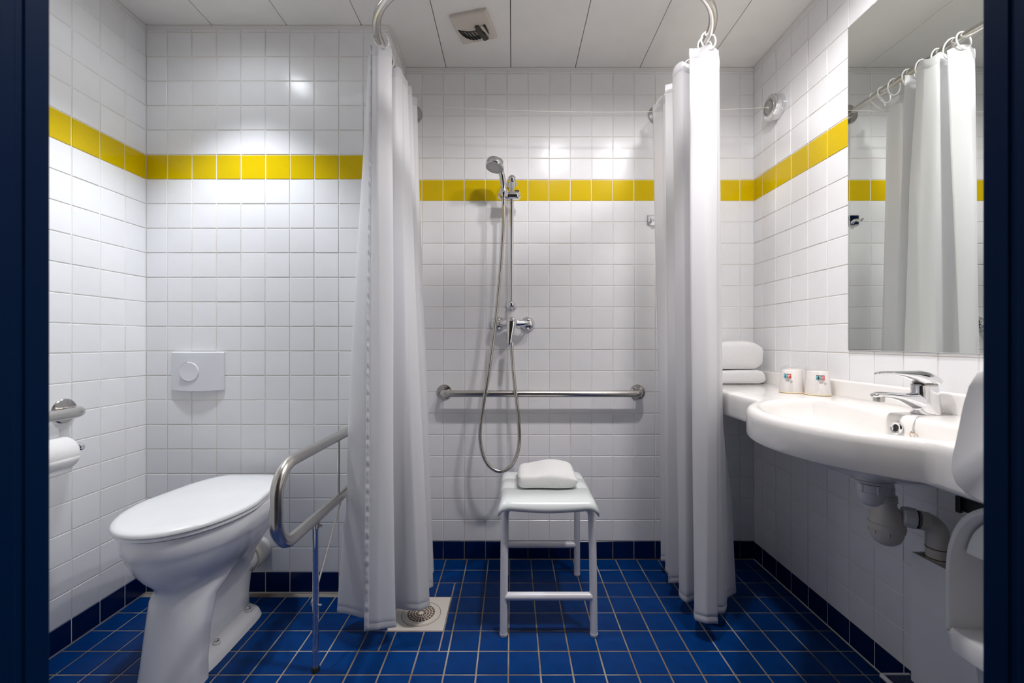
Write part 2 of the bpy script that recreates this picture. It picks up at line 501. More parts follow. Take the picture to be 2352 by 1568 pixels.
# ------------------------------------------------------------------ mirror
t = thing('wall_mirror', (XR, (MIR[0] + MIR[1]) / 2, MIR[2]), 'large frameless rectangular mirror on right wall above the washbasin', 'mirror')
MB().box(XR - 0.0085, XR - 0.0035, MIR[0], MIR[1], MIR[2], MIR[3]).build('glass', MIRROR, t, smooth=0, bevel=0.0008, bseg=1)
MB().box(XR - 0.0034, XR - 0.0005, MIR[0] - 0.001, MIR[1] + 0.0012, MIR[2] - 0.0012, MIR[3] + 0.001).build('backing', PLAS_GAP, t, smooth=0)

# ------------------------------------------------------------------ curtain rod
RODZ = 2.091; RXL, RXR = -0.4676, 0.686; RODR = 0.0135
t = thing('curtain_rod', ((RXL + RXR) / 2, 1.26, RODZ), 'U-shaped stainless steel shower curtain rod fixed to shower wall', 'curtain rod')
pts = round_path([(RXL, YS - 0.004, RODZ), (RXL, 1.26, RODZ), (RXR, 1.26, RODZ), (RXR, YS - 0.004, RODZ)], 0.25, 16)
MB().tube(pts, RODR, 20).build('tube', STEEL, t)
for x in (RXL, RXR):
    MB().lathe([(0.0, 0.0), (0.045, 0.0), (0.0455, 0.004), (0.043, 0.009), (0.030, 0.013), (0.018, 0.016), (0.0, 0.016)], (x, YS - 0.0028, RODZ), (0, -1, 0), 36, False).build('flange', STEELD, t)

# ------------------------------------------------------------------ curtains
def curtain(name, label, top, bot, hem_s, ztop=2.056, zbot=0.06, rings_y=(), rx=0, seed=1, clampf=None):
    rnd = random.Random(seed)
    t = thing(name, ((top[0][0] + top[-1][0]) / 2, (top[0][1] + top[-1][1]) / 2, zbot), label, 'curtain', 'shower curtains')
    def sharp(ps, n_=9):            # flat panels between fairly crisp folds
        sp = spline([(x, y, 0) for x, y in ps], n_)
        return [p.lerp(Vector((*ps[min(i // n_, len(ps) - 2)], 0)).lerp(Vector((*ps[min(i // n_, len(ps) - 2) + 1], 0)), i / n_ - min(i // n_, len(ps) - 2)), 0.55) for i, p in enumerate(sp)]
    A = sharp(top); B = sharp(bot)
    ns = len(A); nt = 56
    ph = [rnd.uniform(0, 6.28) for _ in range(8)]
    def pt(i, tt, off=0.0):
        f = min(max(i, 0), ns - 1); i0 = min(int(f), ns - 2); fr = f - i0
        def P_(ii):
            e = tt ** 1.08
            p = A[ii].lerp(B[ii], e)
            s = ii / ns
            amp = 0.0028 * (0.2 + tt)
            p = p + Vector((math.sin(s * 40 + tt * 5 + ph[0]) * amp + math.sin(s * 75 - tt * 9 + ph[1]) * amp * 0.5,
                            math.sin(s * 33 + tt * 7 + ph[2]) * amp * 0.6, 0))
            droop = 0.006 * math.sin(s * 60 + ph[3]) * (1 - tt)
            lift = 0.010 * math.sin(s * 22 + ph[4]) * tt
            p.z = ztop + (zbot - ztop) * tt + droop + lift
            if clampf: p.x = clampf(p.x, p.z)
            return p
        p = P_(i0).lerp(P_(i0 + 1), fr)
        if off:
            d = P_(i0 + 1) - P_(i0); n = Vector((d.y, -d.x, 0)).normalized()
            p = p + n * off
        return p
    V = []; Fc = []
    for j in range(nt + 1):
        for i in range(ns): V.append(pt(i, j / nt))
    for j in range(nt):
        for i in range(ns - 1):
            a = j * ns + i; Fc.append((a, a + 1, a + ns + 1, a + ns))
    cl = finish('fabric', V, Fc, FABRIC, t, smooth=80, solid=0.0009)
    # side hem with puckered stitching, standing slightly proud of the cloth on both faces
    V = []; Fc = []; n2 = 240
    for j in range(n2 + 1):
        tt = j / n2
        puck = 0.0012 * math.sin(tt * 420) + 0.0009 * math.sin(tt * 263 + 1)
        V += [pt(hem_s, tt, 0.0022), pt(hem_s + 0.8, tt, 0.0035 + puck * 1.5), pt(hem_s + 1.7, tt, 0.0028 + puck), pt(hem_s + 2.4, tt, 0.0012)]
    for j in range(n2):
        for i in range(3):
            a = j * 4 + i; Fc.append((a, a + 1, a + 5, a + 4))
    finish('side_hem', V, Fc, FABRIC, t, smooth=60, solid=0.0008)
    for (nm, ta, tb) in (('header_band', 0.0, 0.017), ('bottom_hem', 0.989, 1.0)):
        for sg in (1, -1):
            V = []; Fc = []
            for i in range(ns):
                V += [pt(i, ta, sg * 0.0009), pt(i, (ta + tb) / 2, sg * 0.0018), pt(i, tb - 0.0008, sg * 0.0016), pt(i, tb, sg * 0.0004)]
            for i in range(ns - 1):
                for k in range(3):
                    a = i * 4 + k; Fc.append((a, a + 1, a + 5, a + 4))
            finish(nm, V, Fc, FABRIC, t, smooth=60)
    for (ry, dx, lean) in rings_y:
        c = Vector((rx, ry, RODZ - 0.014))
        n = 28
        pts_ = [c + Vector((dx * (1 - math.cos(2 * PI * k / n)) * 0.5 + math.sin(2 * PI * k / n) * 0.025, lean * (1 - math.cos(2 * PI * k / n)) * 0.5, math.cos(2 * PI * k / n) * 0.033)) for k in range(n)]
        MB().tube(pts_, 0.0027, 8, closed=True).build('ring', RINGP, t)
    return t

LT = [(-.500, 1.500), (-.465, 1.478), (-.425, 1.505), (-.455, 1.540), (-.505, 1.530), (-.528, 1.565), (-.500, 1.605), (-.440, 1.600), (-.418, 1.625), (-.425, 1.655), (-.412, 1.685), (-.490, 1.700), (-.408, 1.735), (-.490, 1.765), (-.400, 1.800)]
LB = [(-.490, 1.417), (-.445, 1.418), (-.395, 1.448), (-.430, 1.500), (-.530, 1.490), (-.622, 1.510), (-.560, 1.575), (-.430, 1.560), (-.380, 1.530), (-.335, 1.518), (-.302, 1.560), (-.430, 1.640), (-.310, 1.680), (-.480, 1.730), (-.330, 1.790)]
curtain('shower_curtain', 'white satin shower curtain bunched beside the toilet, left of the stool', LT, LB, 0.3,
        rings_y=[(1.488, 0.022, -0.006), (1.512, 0.016, 0.006), (1.60, 0.0, 0.0), (1.655, 0, 0.004), (1.705, 0, 0.0), (1.755, 0, 0.002), (1.79, 0.01, 0)], rx=RXL, seed=4,
        clampf=lambda x, z: max(x, -0.588 - 0.06 * max(0.0, min(1.0, (0.42 - z) / 0.25))))
RT = [(.728, 1.505), (.672, 1.484), (.627, 1.508), (.655, 1.548), (.735, 1.528), (.757, 1.560), (.745, 1.598), (.690, 1.600), (.626, 1.565), (.616, 1.640), (.735, 1.660), (.612, 1.705), (.652, 1.745), (.634, 1.790), (.648, 1.835), (.618, 1.872)]
RB = [(.700, 1.457), (.665, 1.448), (.633, 1.478), (.665, 1.550), (.755, 1.525), (.800, 1.590), (.862, 1.630), (.770, 1.665), (.652, 1.590), (.642, 1.635), (.770, 1.700), (.632, 1.712), (.672, 1.760), (.648, 1.800), (.672, 1.842), (.658, 1.876)]
curtain('shower_curtain', 'white satin shower curtain bunched beside the washbasin, right of the stool', RT, RB, 0.3,
        rings_y=[(1.495, 0.0, -0.01), (1.525, 0.012, 0.008), (1.58, 0, 0), (1.64, 0, 0.004), (1.70, -0.004, 0), (1.76, 0, 0.004), (1.82, -0.02, 0.0), (1.865, -0.045, 0.004)], rx=RXR, seed=9,
        clampf=lambda x, z: min(x, 0.769 + 0.10 * max(0.0, min(1.0, (0.72 - z) / 0.45)) ) if z < 1.1 else min(x, 0.769))

# ------------------------------------------------------------------ toilet
TX = -1.02
t = thing('toilet', (TX, 1.42, 0), 'white floor-standing toilet with closed lid beside left tiled wall', 'toilet')
def oval(z, yf, yb, hw, n=48, eb=2.6, ef=2.0, ym=None, back=None):
    """plan outline: rounded front, squarer back; back = half width at the rear edge"""
    ym = ym if ym is not None else yf + (yb - yf) * 0.52
    out = []
    for k in range(n):
        a = 2 * PI * k / n
        c, s_ = math.cos(a), math.sin(a)
        e = ef if s_ < 0 else eb
        x = hw * math.copysign(abs(c) ** (2 / e), c)
        y = ym + ((ym - yf) if s_ < 0 else (yb - ym)) * math.copysign(abs(s_) ** (2 / e), s_)
        if back is not None and y > ym:
            q = (y - ym) / (yb - ym)
            x *= 1 - (1 - back / hw) * q ** 1.7
        out.append(Vector((TX + x, y, z)))
    return out
R_ = [oval(0.474, 1.190, 1.655, 0.160), oval(0.470, 1.172, 1.66, 0.176), oval(0.450, 1.168, 1.66, 0.180), oval(0.418, 1.172, 1.66, 0.178), oval(0.412, 1.176, 1.66, 0.1745),
      oval(0.395, 1.180, 1.66, 0.169), oval(0.36, 1.196, 1.655, 0.154), oval(0.33, 1.214, 1.65, 0.134), oval(0.305, 1.236, 1.645, 0.110), oval(0.285, 1.252, 1.56, 0.098), oval(0.27, 1.258, 1.50, 0.094)]
R_ += [oval(0.24, 1.257, 1.372, 0.088, eb=5), oval(0.15, 1.247, 1.338, 0.088, eb=6), oval(0.06, 1.236, 1.322, 0.090, eb=6), oval(0.0, 1.226, 1.318, 0.094, eb=6)]
mb = MB().loft(R_)
W_ = [oval(0.34, 1.30, 1.65, 0.115, eb=4, ef=4), oval(0.29, 1.31, 1.645, 0.088, eb=5, ef=4), oval(0.25, 1.31, 1.64, 0.056, eb=6, ef=5), oval(0.18, 1.31, 1.635, 0.036, eb=6, ef=5), oval(0.08, 1.31, 1.63, 0.026, eb=6, ef=5), oval(0.034, 1.31, 1.625, 0.030, eb=6, ef=5),
      oval(0.026, 1.305, 1.625, 0.066, eb=6, ef=6), oval(0.020, 1.30, 1.625, 0.076, eb=6, ef=6), oval(0.0, 1.29, 1.629, 0.084, eb=6, ef=6)]
mb.loft(W_)
mb.build('bowl', CERAM, t, smooth=50)
mb = MB().loft([oval(0.476, 1.163, 1.662, 0.176, back=0.12, eb=7, ym=1.40), oval(0.479, 1.156, 1.664, 0.183, back=0.122, eb=7, ym=1.40), oval(0.487, 1.156, 1.664, 0.183, back=0.122, eb=7, ym=1.40), oval(0.490, 1.162, 1.662, 0.177, back=0.118, eb=7, ym=1.40)])
mb.build('seat', SEATPL, t, smooth=50)
LR = [oval(0.4915, 1.158, 1.668, 0.180, back=0.118, eb=7, ym=1.40), oval(0.493, 1.148, 1.671, 0.187, back=0.121, eb=7, ym=1.40), oval(0.500, 1.148, 1.671, 0.187, back=0.121, eb=7, ym=1.40), oval(0.505, 1.153, 1.669, 0.183, back=0.119, eb=7, ym=1.40), oval(0.5075, 1.165, 1.662, 0.172, back=0.112, eb=7, ym=1.40), oval(0.5085, 1.20, 1.64, 0.145, back=0.094, eb=7, ym=1.40)]
lo_ = LR[-1]
for q in (0.75, 0.5, 0.25):
    cc = Vector((TX, 1.43, 0.5085 + 0.004 * (1 - q)))
    LR.append([Vector((cc.x + (p.x - TX) * q, cc.y + (p.y - cc.y) * q, cc.z)) for p in lo_])
MB().loft(LR).build('lid', SEATPL, t, smooth=50)
for s_ in (-1, 1):
    MB().tube([(TX + s_ * 0.06, 1.662, 0.482), (TX + s_ * 0.10, 1.662, 0.482)], 0.011, 14).build('hinge', SEATPL, t)
for y in (1.405, 1.575):
    b = MB().lathe([(0.0, 0.0), (0.0115, 0.0), (0.0115, 0.010), (0.010, 0.012), (0.0, 0.012)], (TX + 0.046, y + 0.003, 0.026), (0, 0, 1), 18, False).build('bolt_collar', PLAS_W, t)
    MB().lathe([(0.0, 0.0), (0.0075, 0.0), (0.0075, 0.006), (0.004, 0.008), (0.0, 0.008)], (TX + 0.046, y + 0.003, 0.037), (0, 0, 1), 6, False).build('bolt', STEELD, b, smooth=20)
MB().tube([(TX - 0.01, 1.60, 0.19), (TX - 0.01, 1.66, 0.186), (TX - 0.01, YT - 0.004, 0.184)], 0.050, 28).build('outlet_pipe', PVCW, t)
MB().lathe([(0.051, 0), (0.058, 0.0), (0.058, 0.035), (0.051, 0.037)], (TX - 0.01, 1.645, 0.187), (0, 1, 0), 28, False).build('pipe_collar', PVC, t)

# flush plate
t = thing('flush_plate', (-1.277, YT, 0.826), 'white curved flush plate with one round button above the toilet', 'flush plate')
n = 16; fr = []; bk = []
x0, x1, z0, z1 = -1.383, -1.170, 0.828, 0.983
def fp_ring(z, dz, dd):
    out = []
    for k in range(n + 1):
        q = k / n; x = x0 + (x1 - x0) * q
        out.append(Vector((x, YT - 0.003 - 0.006 - 0.017 * math.sin(PI * q) ** 0.8 + dd, z + dz * math.sin(PI * q))))
    out += [Vector((x1, YT - 0.0028, z)), Vector((x0, YT - 0.0028, z))]
    return out
MB().loft([fp_ring(z0, -0.003, 0.003), fp_ring(z0 + 0.002, -0.003, 0.0), fp_ring((z0 + z1) / 2, 0, 0), fp_ring(z1 - 0.003, 0, 0), fp_ring(z1, 0.0, 0.003)]).build('plate', PLAS_G, t, smooth=40)
bc = (-1.298, YT - 0.0235, 0.904)
MB().lathe([(0.0, 0.0), (0.041, 0.0), (0.041, 0.0018), (0.0, 0.0018)], (bc[0], bc[1] + 0.001, bc[2]), (0, -1, 0), 40, False).build('button_gap', PLAS_GAP, t)
MB().lathe([(0.0, 0.0), (0.0385, 0.0), (0.0385, 0.004), (0.037, 0.006), (0.02, 0.0048), (0.0, 0.0044)], bc, (0, -1, 0), 40, False).build('button', PLAS_G, t)

# ------------------------------------------------------------------ grab bars
def grab_bar(label, a, b, nrm, off=0.065, r=0.0155, fr=0.036, cor=0.035):
    a, b, nrm = Vector(a), Vector(b), Vector(nrm)
    t = thing('grab_bar', (a + b) / 2, label, 'grab bar')
    pts = round_path([a, a + nrm * off, b + nrm * off, b], cor, 8)
    MB().tube(pts, r, 18).build('tube', STEEL, t)
    for p in (a, b):
        f = MB().lathe([(0.0, 0.0), (fr, 0.0), (fr, 0.003), (fr * 0.93, 0.006), (fr * 0.62, 0.0075), (r + 0.002, 0.009), (0.0, 0.009)], p + nrm * 0.002, nrm, 32, False).build('flange', STEELD, t)
        u = Vector((0, 0, 1)); v = nrm.cross(u)
        for q in (20, 140, 260):
            d = u * math.sin(math.radians(q + 90)) + v * math.cos(math.radians(q + 90))
            MB().lathe([(0.0, 0.0), (0.0045, 0.0), (0.004, 0.0022), (0.0, 0.0028)], p + nrm * 0.0085 + d * fr * 0.78, nrm, 10, False).build('screw', STEEL, f)
    return t
grab_bar('long horizontal steel grab bar on shower wall behind the stool', (-0.318, YS, 0.788), (0.590, YS, 0.788), (0, -1, 0))
grab_bar('steel grab bar on left wall above the toilet roll', (XL, 0.66, 0.795), (XL, 1.421, 0.795), (1, 0, 0), off=0.078, r=0.017, fr=0.041, cor=0.045)

# fold-down rail by the toilet
RX = -0.612
t = thing('folding_grab_rail', (RX, YT, 0.42), 'folded-down U-shaped steel support rail with drop leg, right of the toilet', 'grab rail')
YW = YT - 0.030
pts = round_path([(RX, YW, 0.690), (RX, 1.108, 0.697), (RX, 1.108, 0.478), (RX, YW, 0.472)], 0.082, 12)
MB().tube(pts, 0.0165, 20).build('tube', STEEL, t)
MB().box(RX - 0.045, RX + 0.045, YT - 0.010, YT - 0.003, 0.42, 0.75).build('wall_plate', STEELD, t, smooth=0, bevel=0.004)
for s_ in (-1, 1):
    MB().box(RX + s_ * 0.022 - 0.002, RX + s_ * 0.022 + 0.002, YT - 0.055, YT - 0.009, 0.45, 0.72).build('hinge_cheek', STEELD, t, smooth=0, bevel=0.001)
MB().tube([(RX, 1.507, 0.485), (RX, 1.507, 0.683)], 0.0045, 10).build('spacer_rod', STEEL, t)
lg = MB().tube([(RX, 1.330, 0.012), (RX, 1.330, 0.462)], 0.0095, 16).build('drop_leg', CHROME, t)
MB().lathe([(0.0, 0), (0.0125, 0.0), (0.0125, 0.010), (0.0105, 0.014), (0.0, 0.014)], (RX, 1.330, 0.0005), (0, 0, 1), 18, False).build('foot', RUBBER, lg)
MB().box(RX - 0.012, RX + 0.012, 1.322, 1.338, 0.444, 0.470).build('clevis', STEELD, lg, smooth=0, bevel=0.002)
MB().tube([(RX - 0.02, 1.330, 0.452), (RX + 0.02, 1.330, 0.452)], 0.004, 10).build('pivot_bolt', STEEL, lg)
MB().tube([(RX - 0.012, 1.330, 0.205), (RX + 0.018, 1.330, 0.205)], 0.0035, 10).build('cross_pin', STEEL, lg)
pp = [(RX - 0.012, 1.330, 0.205), (RX - 0.012, 1.332, 0.218), (RX - 0.005, 1.36, 0.26), (RX, 1.53, 0.46)]
MB().tube(spline(pp, 6), 0.0032, 10).build('link_wire', STEEL, t)

# toilet roll and its holder
RC = Vector((-1.418, 1.302, 0.675))
t = thing('toilet_roll_holder', (XL, RC.y + 0.075, RC.z), 'chrome toilet roll holder on left wall below grab bar', 'roll holder')
MB().lathe([(0, 0), (0.022, 0), (0.022, 0.004), (0.018, 0.007), (0.0, 0.007)], (XL + 0.002, RC.y + 0.078, RC.z + 0.01), (1, 0, 0), 24, False).build('rosette', CHROME, t)
MB().tube(round_path([(XL + 0.005, RC.y + 0.078, RC.z + 0.01), (RC.x, RC.y + 0.078, RC.z + 0.01), (RC.x, RC.y - 0.07, RC.z + 0.01)], 0.010, 6), 0.0055, 12).build('arm', CHROME, t)
MB().sphere((RC.x + 0.022, RC.y + 0.078, RC.z + 0.010), 0.0115, 16).build('knob', CHROME, t)
t = thing('toilet_roll', RC - Vector((0, 0, 0.05)), 'white toilet paper roll hanging on left wall below grab bar', 'toilet paper')
ri, ro = 0.020, 0.0495
MB().lathe([(ri, -0.052), (ro - 0.002, -0.052), (ro, -0.049), (ro, 0.049), (ro - 0.002, 0.052), (ri, 0.052), (ri, -0.052)], RC, (0, 1, 0), 48, False).build('paper', PAPER, t)
MB().lathe([(ri - 0.001, -0.0525), (ri, -0.0525), (ri, 0.0525), (ri - 0.001, 0.0525), (ri - 0.001, -0.0525)], RC, (0, 1, 0), 32, False).build('core', CARD, t)
V = []; Fc = []
for k in range(9):
    q = k / 8
    if q < 0.4:
        a = -0.2 - q * 2.2; p = (RC.x + math.cos(a) * (ro + 0.0012), RC.z + math.sin(a) * (ro + 0.0012))
    else:
        a = -0.2 - 0.4 * 2.2; p = (RC.x + math.cos(a) * (ro + 0.0012) + (q - 0.4) * -0.006, RC.z + math.sin(a) * (ro + 0.0012) - (q - 0.4) * 0.028)
    V += [(p[0], RC.y - 0.051, p[1]), (p[0], RC.y - 0.0, p[1] - 0.001 * math.sin(k)), (p[0], RC.y + 0.051, p[1])]
for k in range(8):
    for i in range(2):
        a = k * 3 + i; Fc.append((a, a + 1, a + 4, a + 3))
finish('loose_sheet', V, Fc, PAPER, t, solid=0.0006)

# ------------------------------------------------------------------ shower
def ball_end(mb, c, r): mb.sphere(c, r, 20)
RY = 1.950
t = thing('shower_rail', (0, RY, 1.19), 'vertical chrome shower slide rail with ball ends on shower wall', 'shower rail')
MB().tube([(-0.003, RY, 1.195), (-0.001, RY, 1.762)], 0.0095, 18).build('rail', CHROME, t)
for z, r, x in ((1.766, 0.0205, 0.0), (1.194, 0.0195, -0.003)):
    MB().sphere((x, RY, z), r, 24).build('end_ball', CHROME, t)
    MB().lathe([(0.0, 0), (0.024, 0.0), (0.024, 0.004), (0.02, 0.009), (0.011, 0.012), (0.011, 0.05), (0.0, 0.05)], (x, YS - 0.0028, z), (0, -1, 0), 24, False).build('wall_bracket', CHROME, t)
MB().tube([(-0.001, RY, 1.715), (-0.001, RY, 1.752)], 0.0125, 18).build('sleeve', CHROME, t)
SZ = 1.686
sl = MB()
sl.lathe([(0.0, 0.0), (0.010, 0.002), (0.016, 0.008), (0.0185, 0.018), (0.0185, 0.088), (0.016, 0.098), (0.010, 0.104), (0.0, 0.106)], (-0.066, RY - 0.018, SZ), (1, 0, 0), 24, False)
slo = sl.build('slider', CHROME, t)
MB().box(0.012, 0.032, RY - 0.024, RY - 0.012, SZ + 0.016, SZ + 0.024).build('slider_button', RUBBER, slo, smooth=0, bevel=0.001)
MB().lathe([(0.013, 0.0), (0.0175, 0.0), (0.019, 0.012), (0.019, 0.026), (0.0175, 0.034), (0.013, 0.034)], (-0.037, RY - 0.046, SZ - 0.017), (0, 0, 1), 24, False).build('holder_cup', CHROME, slo)

HX = Vector((-0.037, RY - 0.046, SZ))
t = thing('hand_shower', HX, 'chrome hand shower with round spray head clipped on slide rail', 'hand shower')
hc = Vector((-0.0715, 1.868, 1.808)); hn = Vector((-0.20, -0.22, -0.95)).normalized()
hp = spline([HX + Vector((0, 0, -0.028)), HX + Vector((-0.0005, 0, 0.02)), HX + Vector((-0.004, -0.003, 0.06)), HX + Vector((-0.013, -0.011, 0.098)), hc - hn * 0.004], 8)
rr = [0.0085 + 0.0055 * min(1, i / 10) - 0.001 * max(0, (i - 22) / 10) for i in range(len(hp))]
MB().tube(hp, rr, 20).build('handle', CHROME, t)
hd = MB().lathe([(0.0, -0.010), (0.028, -0.009), (0.039, -0.004), (0.0425, 0.004), (0.0425, 0.022), (0.0405, 0.0255), (0.0, 0.0255)], hc, hn, 40, False).build('spray_head', CHROME, t)
MB().lathe([(0.0, 0.0), (0.0385, 0.0), (0.038, 0.0015), (0.024, 0.0025), (0.0, 0.0025)], hc + hn * 0.0255, hn, 40, False).build('face_plate', mat('grey_spray_face', (0.55, 0.55, 0.56), 0.3), hd)
hu = hn.orthogonal().normalized(); hv = hn.cross(hu)
nz = MB()
for rr_, cnt in ((0.033, 24), (0.027, 18)):
    for k in range(cnt):
        a = 2 * PI * k / cnt
        nz.lathe([(0.0, 0), (0.0013, 0.0), (0.0011, 0.0012), (0.0, 0.0012)], hc + hn * 0.0272 + (hu * math.cos(a) + hv * math.sin(a)) * rr_, hn, 6, False)
nz.build('nozzles', RUBBER, hd)['kind'] = 'stuff'
dq = (Vector((-0.25, -0.9, -0.3)) - hn * Vector((-0.25, -0.9, -0.3)).dot(hn)).normalized()
MB().tube([hc + hn * 0.023 + dq * 0.037, hc + hn * 0.036 + dq * 0.040], 0.0018, 8).build('selector_tab', CHROME, hd)

MZ = 1.110; MY = 1.950
hose_px = [(1157, 466, 1.904), (1156, 520, 1.905), (1151, 600, 1.912), (1143, 690, 1.918), (1134, 770, 1.914), (1123, 850, 1.905), (1110, 930, 1.898), (1103, 985, 1.895), (1104, 1020, 1.893), (1113, 1054, 1.891), (1130, 1075, 1.890), (1151, 1082, 1.890), (1173, 1070, 1.892), (1187, 1045, 1.895), (1193, 1008, 1.90), (1190, 950, 1.907), (1183, 890, 1.92), (1177, 830, 1.938), (1175.5, 790, 1.948)]
hp = spline([un(*p) for p in hose_px], 8)
t = thing('shower_hose', un(1151, 1090, 1.89), 'long looping metal shower hose hanging from hand shower to mixer', 'hose')
MB().tube(hp, [0.0079 + (0.0006 if i % 2 else 0) for i in range(len(hp))], 12).build('hose', HOSE, t)
MB().tube([hp[0] + Vector((0, 0, 0.012)), hp[0] - Vector((0, 0, 0.012))], 0.0092, 12).build('end_nut', CHROME, t)
MB().tube([hp[-1] + Vector((0, 0, 0.008)), hp[-1] - Vector((0, 0, 0.016))], 0.0098, 12).build('end_nut', CHROME, t)

t = thing('shower_mixer', (0, MY, MZ - 0.03), 'chrome single-lever shower mixer with two round wall flanges', 'shower mixer')
for x in (-0.066, 0.074):
    MB().lathe([(0.0, 0), (0.0345, 0.0), (0.0345, 0.003), (0.032, 0.010), (0.022, 0.019), (0.013, 0.022), (0.0, 0.022)], (x, YS - 0.0028, MZ), (0, -1, 0), 32, False).build('wall_flange', CHROME, t)
    MB().tube(round_path([(x, YS - 0.02, MZ), (x, MY, MZ), (0.3 * x, MY, MZ)], 0.012, 6), 0.0115, 18).build('inlet', CHROME, t)
def ell_loft(mb, secs, axis_fn, n=20):
    """secs: list of (centre, half-size u, half-size v, dir u, dir v)"""
    rings = []
    for c, a, b, u, v in secs:
        c, u, v = Vector(c), Vector(u), Vector(v)
        rings.append([c + u * (a * math.cos(2 * PI * k / n)) + v * (b * math.sin(2 * PI * k / n)) for k in range(n)])
    return mb.loft(rings)
X_, Y_, Z_ = (1, 0, 0), (0, 1, 0), (0, 0, 1)
mbd = MB()
ell_loft(mbd, [((x, MY, MZ), a, a, Y_, Z_) for x, a in ((-0.055, 0.012), (-0.035, 0.0165), (-0.018, 0.023), (0.0, 0.0255), (0.018, 0.023), (0.038, 0.0165), (0.062, 0.012))], None)
mbd.lathe([(0.0, 0), (0.013, 0.0), (0.012, 0.022), (0.0, 0.022)], (0.0, MY, MZ - 0.022), (0, 0, -1), 18, False)
mbd.build('body', CHROME, t)
MB().lathe([(0.0, 0.0), (0.0255, 0.0), (0.0255, 0.012), (0.024, 0.022), (0.017, 0.028), (0.0, 0.030)], (-0.002, MY - 0.018, MZ + 0.002), (0, -1, 0), 28, False).build('cartridge_cap', CHROME, t)
lv = MB()
ld = Vector((-0.10, -0.16, -1)).normalized(); ln = Vector((0, -1, 0.16)).normalized()
ell_loft(lv, [(Vector((-0.001, MY - 0.044, MZ + 0.016)) + ld * d, a, b, X_, ln) for d, a, b in ((-0.004, 0.008, 0.002), (0.0, 0.015, 0.007), (0.012, 0.021, 0.010), (0.03, 0.0205, 0.0095), (0.055, 0.0165, 0.008), (0.085, 0.0125, 0.0065), (0.108, 0.0095, 0.005), (0.117, 0.006, 0.003), (0.119, 0.002, 0.001))], None)
lv.build('lever', CHROME, t)

# robe hook
t = thing('robe_hook', (0.658, YS - 0.003, 1.575), 'small square chrome robe hook on shower wall by right curtain', 'hook')
MB().box(0.634, 0.682, YS - 0.010, YS - 0.0028, 1.571, 1.620).build('plate', CHROME, t, smooth=30, bevel=0.006, bseg=3)
MB().tube(spline([(0.658, YS - 0.008, 1.594), (0.655, YS - 0.025, 1.590), (0.648, YS - 0.034, 1.586), (0.640, YS - 0.036, 1.594)], 5), [0.0065] * 10 + [0.005] * 6, 14).build('hook_arm', CHROME, t)

# retractable clothesline
CY, CZ = 1.825, 2.027
t = thing('clothesline_reel', (XR, CY, CZ - 0.05), 'round chrome retractable clothesline reel high on right wall', 'clothesline')
MB().lathe([(0.0, 0), (0.053, 0.0), (0.053, 0.028), (0.050, 0.036), (0.043, 0.040), (0.0, 0.040)], (XR - 0.003, CY, CZ), (-1, 0, 0), 40, False).build('housing', CHROME, t)
fp = MB().lathe([(0.0, 0), (0.037, 0.0), (0.036, 0.002), (0.0, 0.002)], (XR - 0.042, CY, CZ), (-1, 0, 0), 36, False).build('face', STEELD, t)
ml = MB()
for k in range(26):
    a = 2 * PI * k / 26
    if k in (6, 7, 19, 20): continue
    c = Vector((XR - 0.0443, CY + math.cos(a) * 0.027, CZ + math.sin(a) * 0.027))
    ml.lathe([(0, 0), (0.0021, 0), (0.0021, 0.0006), (0, 0.0006)], c, (-1, 0, 0), 4, False)
ml.build('embossed_lettering', PLAS_GAP, fp)['kind'] = 'stuff'
MB().lathe([(0, 0), (0.006, 0), (0.005, 0.005), (0, 0.006)], (XR - 0.044, CY, CZ), (-1, 0, 0), 14, False).build('pull_knob', CHROME, fp)
pts = []
for k in range(41):
    q = k / 40; x = XR - 0.049 + (XA + 0.004 - XR + 0.049) * q
    pts.append((x, CY, CZ + 0.016 * q - 0.028 * 4 * q * (1 - q)))
tag(MB().tube(pts, 0.0011, 6).build('drying_line', STRING), 'thin sagging cord stretched across shower from the chrome reel', 'cord')

# ------------------------------------------------------------------ ceiling vent
A_, B_, C_, D_ = [Vector(p) for p in ((-0.247, 1.680, 0), (-0.100, 1.643, 0), (-0.063, 1.795, 0), (-0.210, 1.833, 0))]
t = thing('ceiling_vent', ((A_ + C_) / 2 + Vector((0, 0, CEIL - 0.014))), 'square cream ceiling air valve with dark crescent slot above shower', 'vent')
ZV = CEIL - 0.014
def vp(s, q, z=ZV): 
    p = A_ + (B_ - A_) * s + (D_ - A_) * q
    return Vector((p.x, p.y, z))
MB().loft([[vp(a, b, CEIL - 0.0005) for a, b in ((0, 0), (1, 0), (1, 1), (0, 1))], [vp(a, b, ZV + 0.004) for a, b in ((0, 0), (1, 0), (1, 1), (0, 1))], [vp(a, b) for a, b in ((.025, .025), (.975, .025), (.975, .975), (.025, .975))]]).build('plate', CREAM, t, smooth=0, bevel=0.002)
lo = []; up = []
for k in range(25):
    q = k / 24; a = PI * (1 - q)
    lo.append((0.46 + 0.39 * math.cos(a), 0.43 + 0.45 * math.sin(a)))
    up.append((0.07 + 0.78 * q, 0.43 + 0.13 * math.sin(PI * min(1, q * 1.05))))
def strip(a, b, z): return [[vp(*p, z) for p in a], [vp(*p, z) for p in b]]
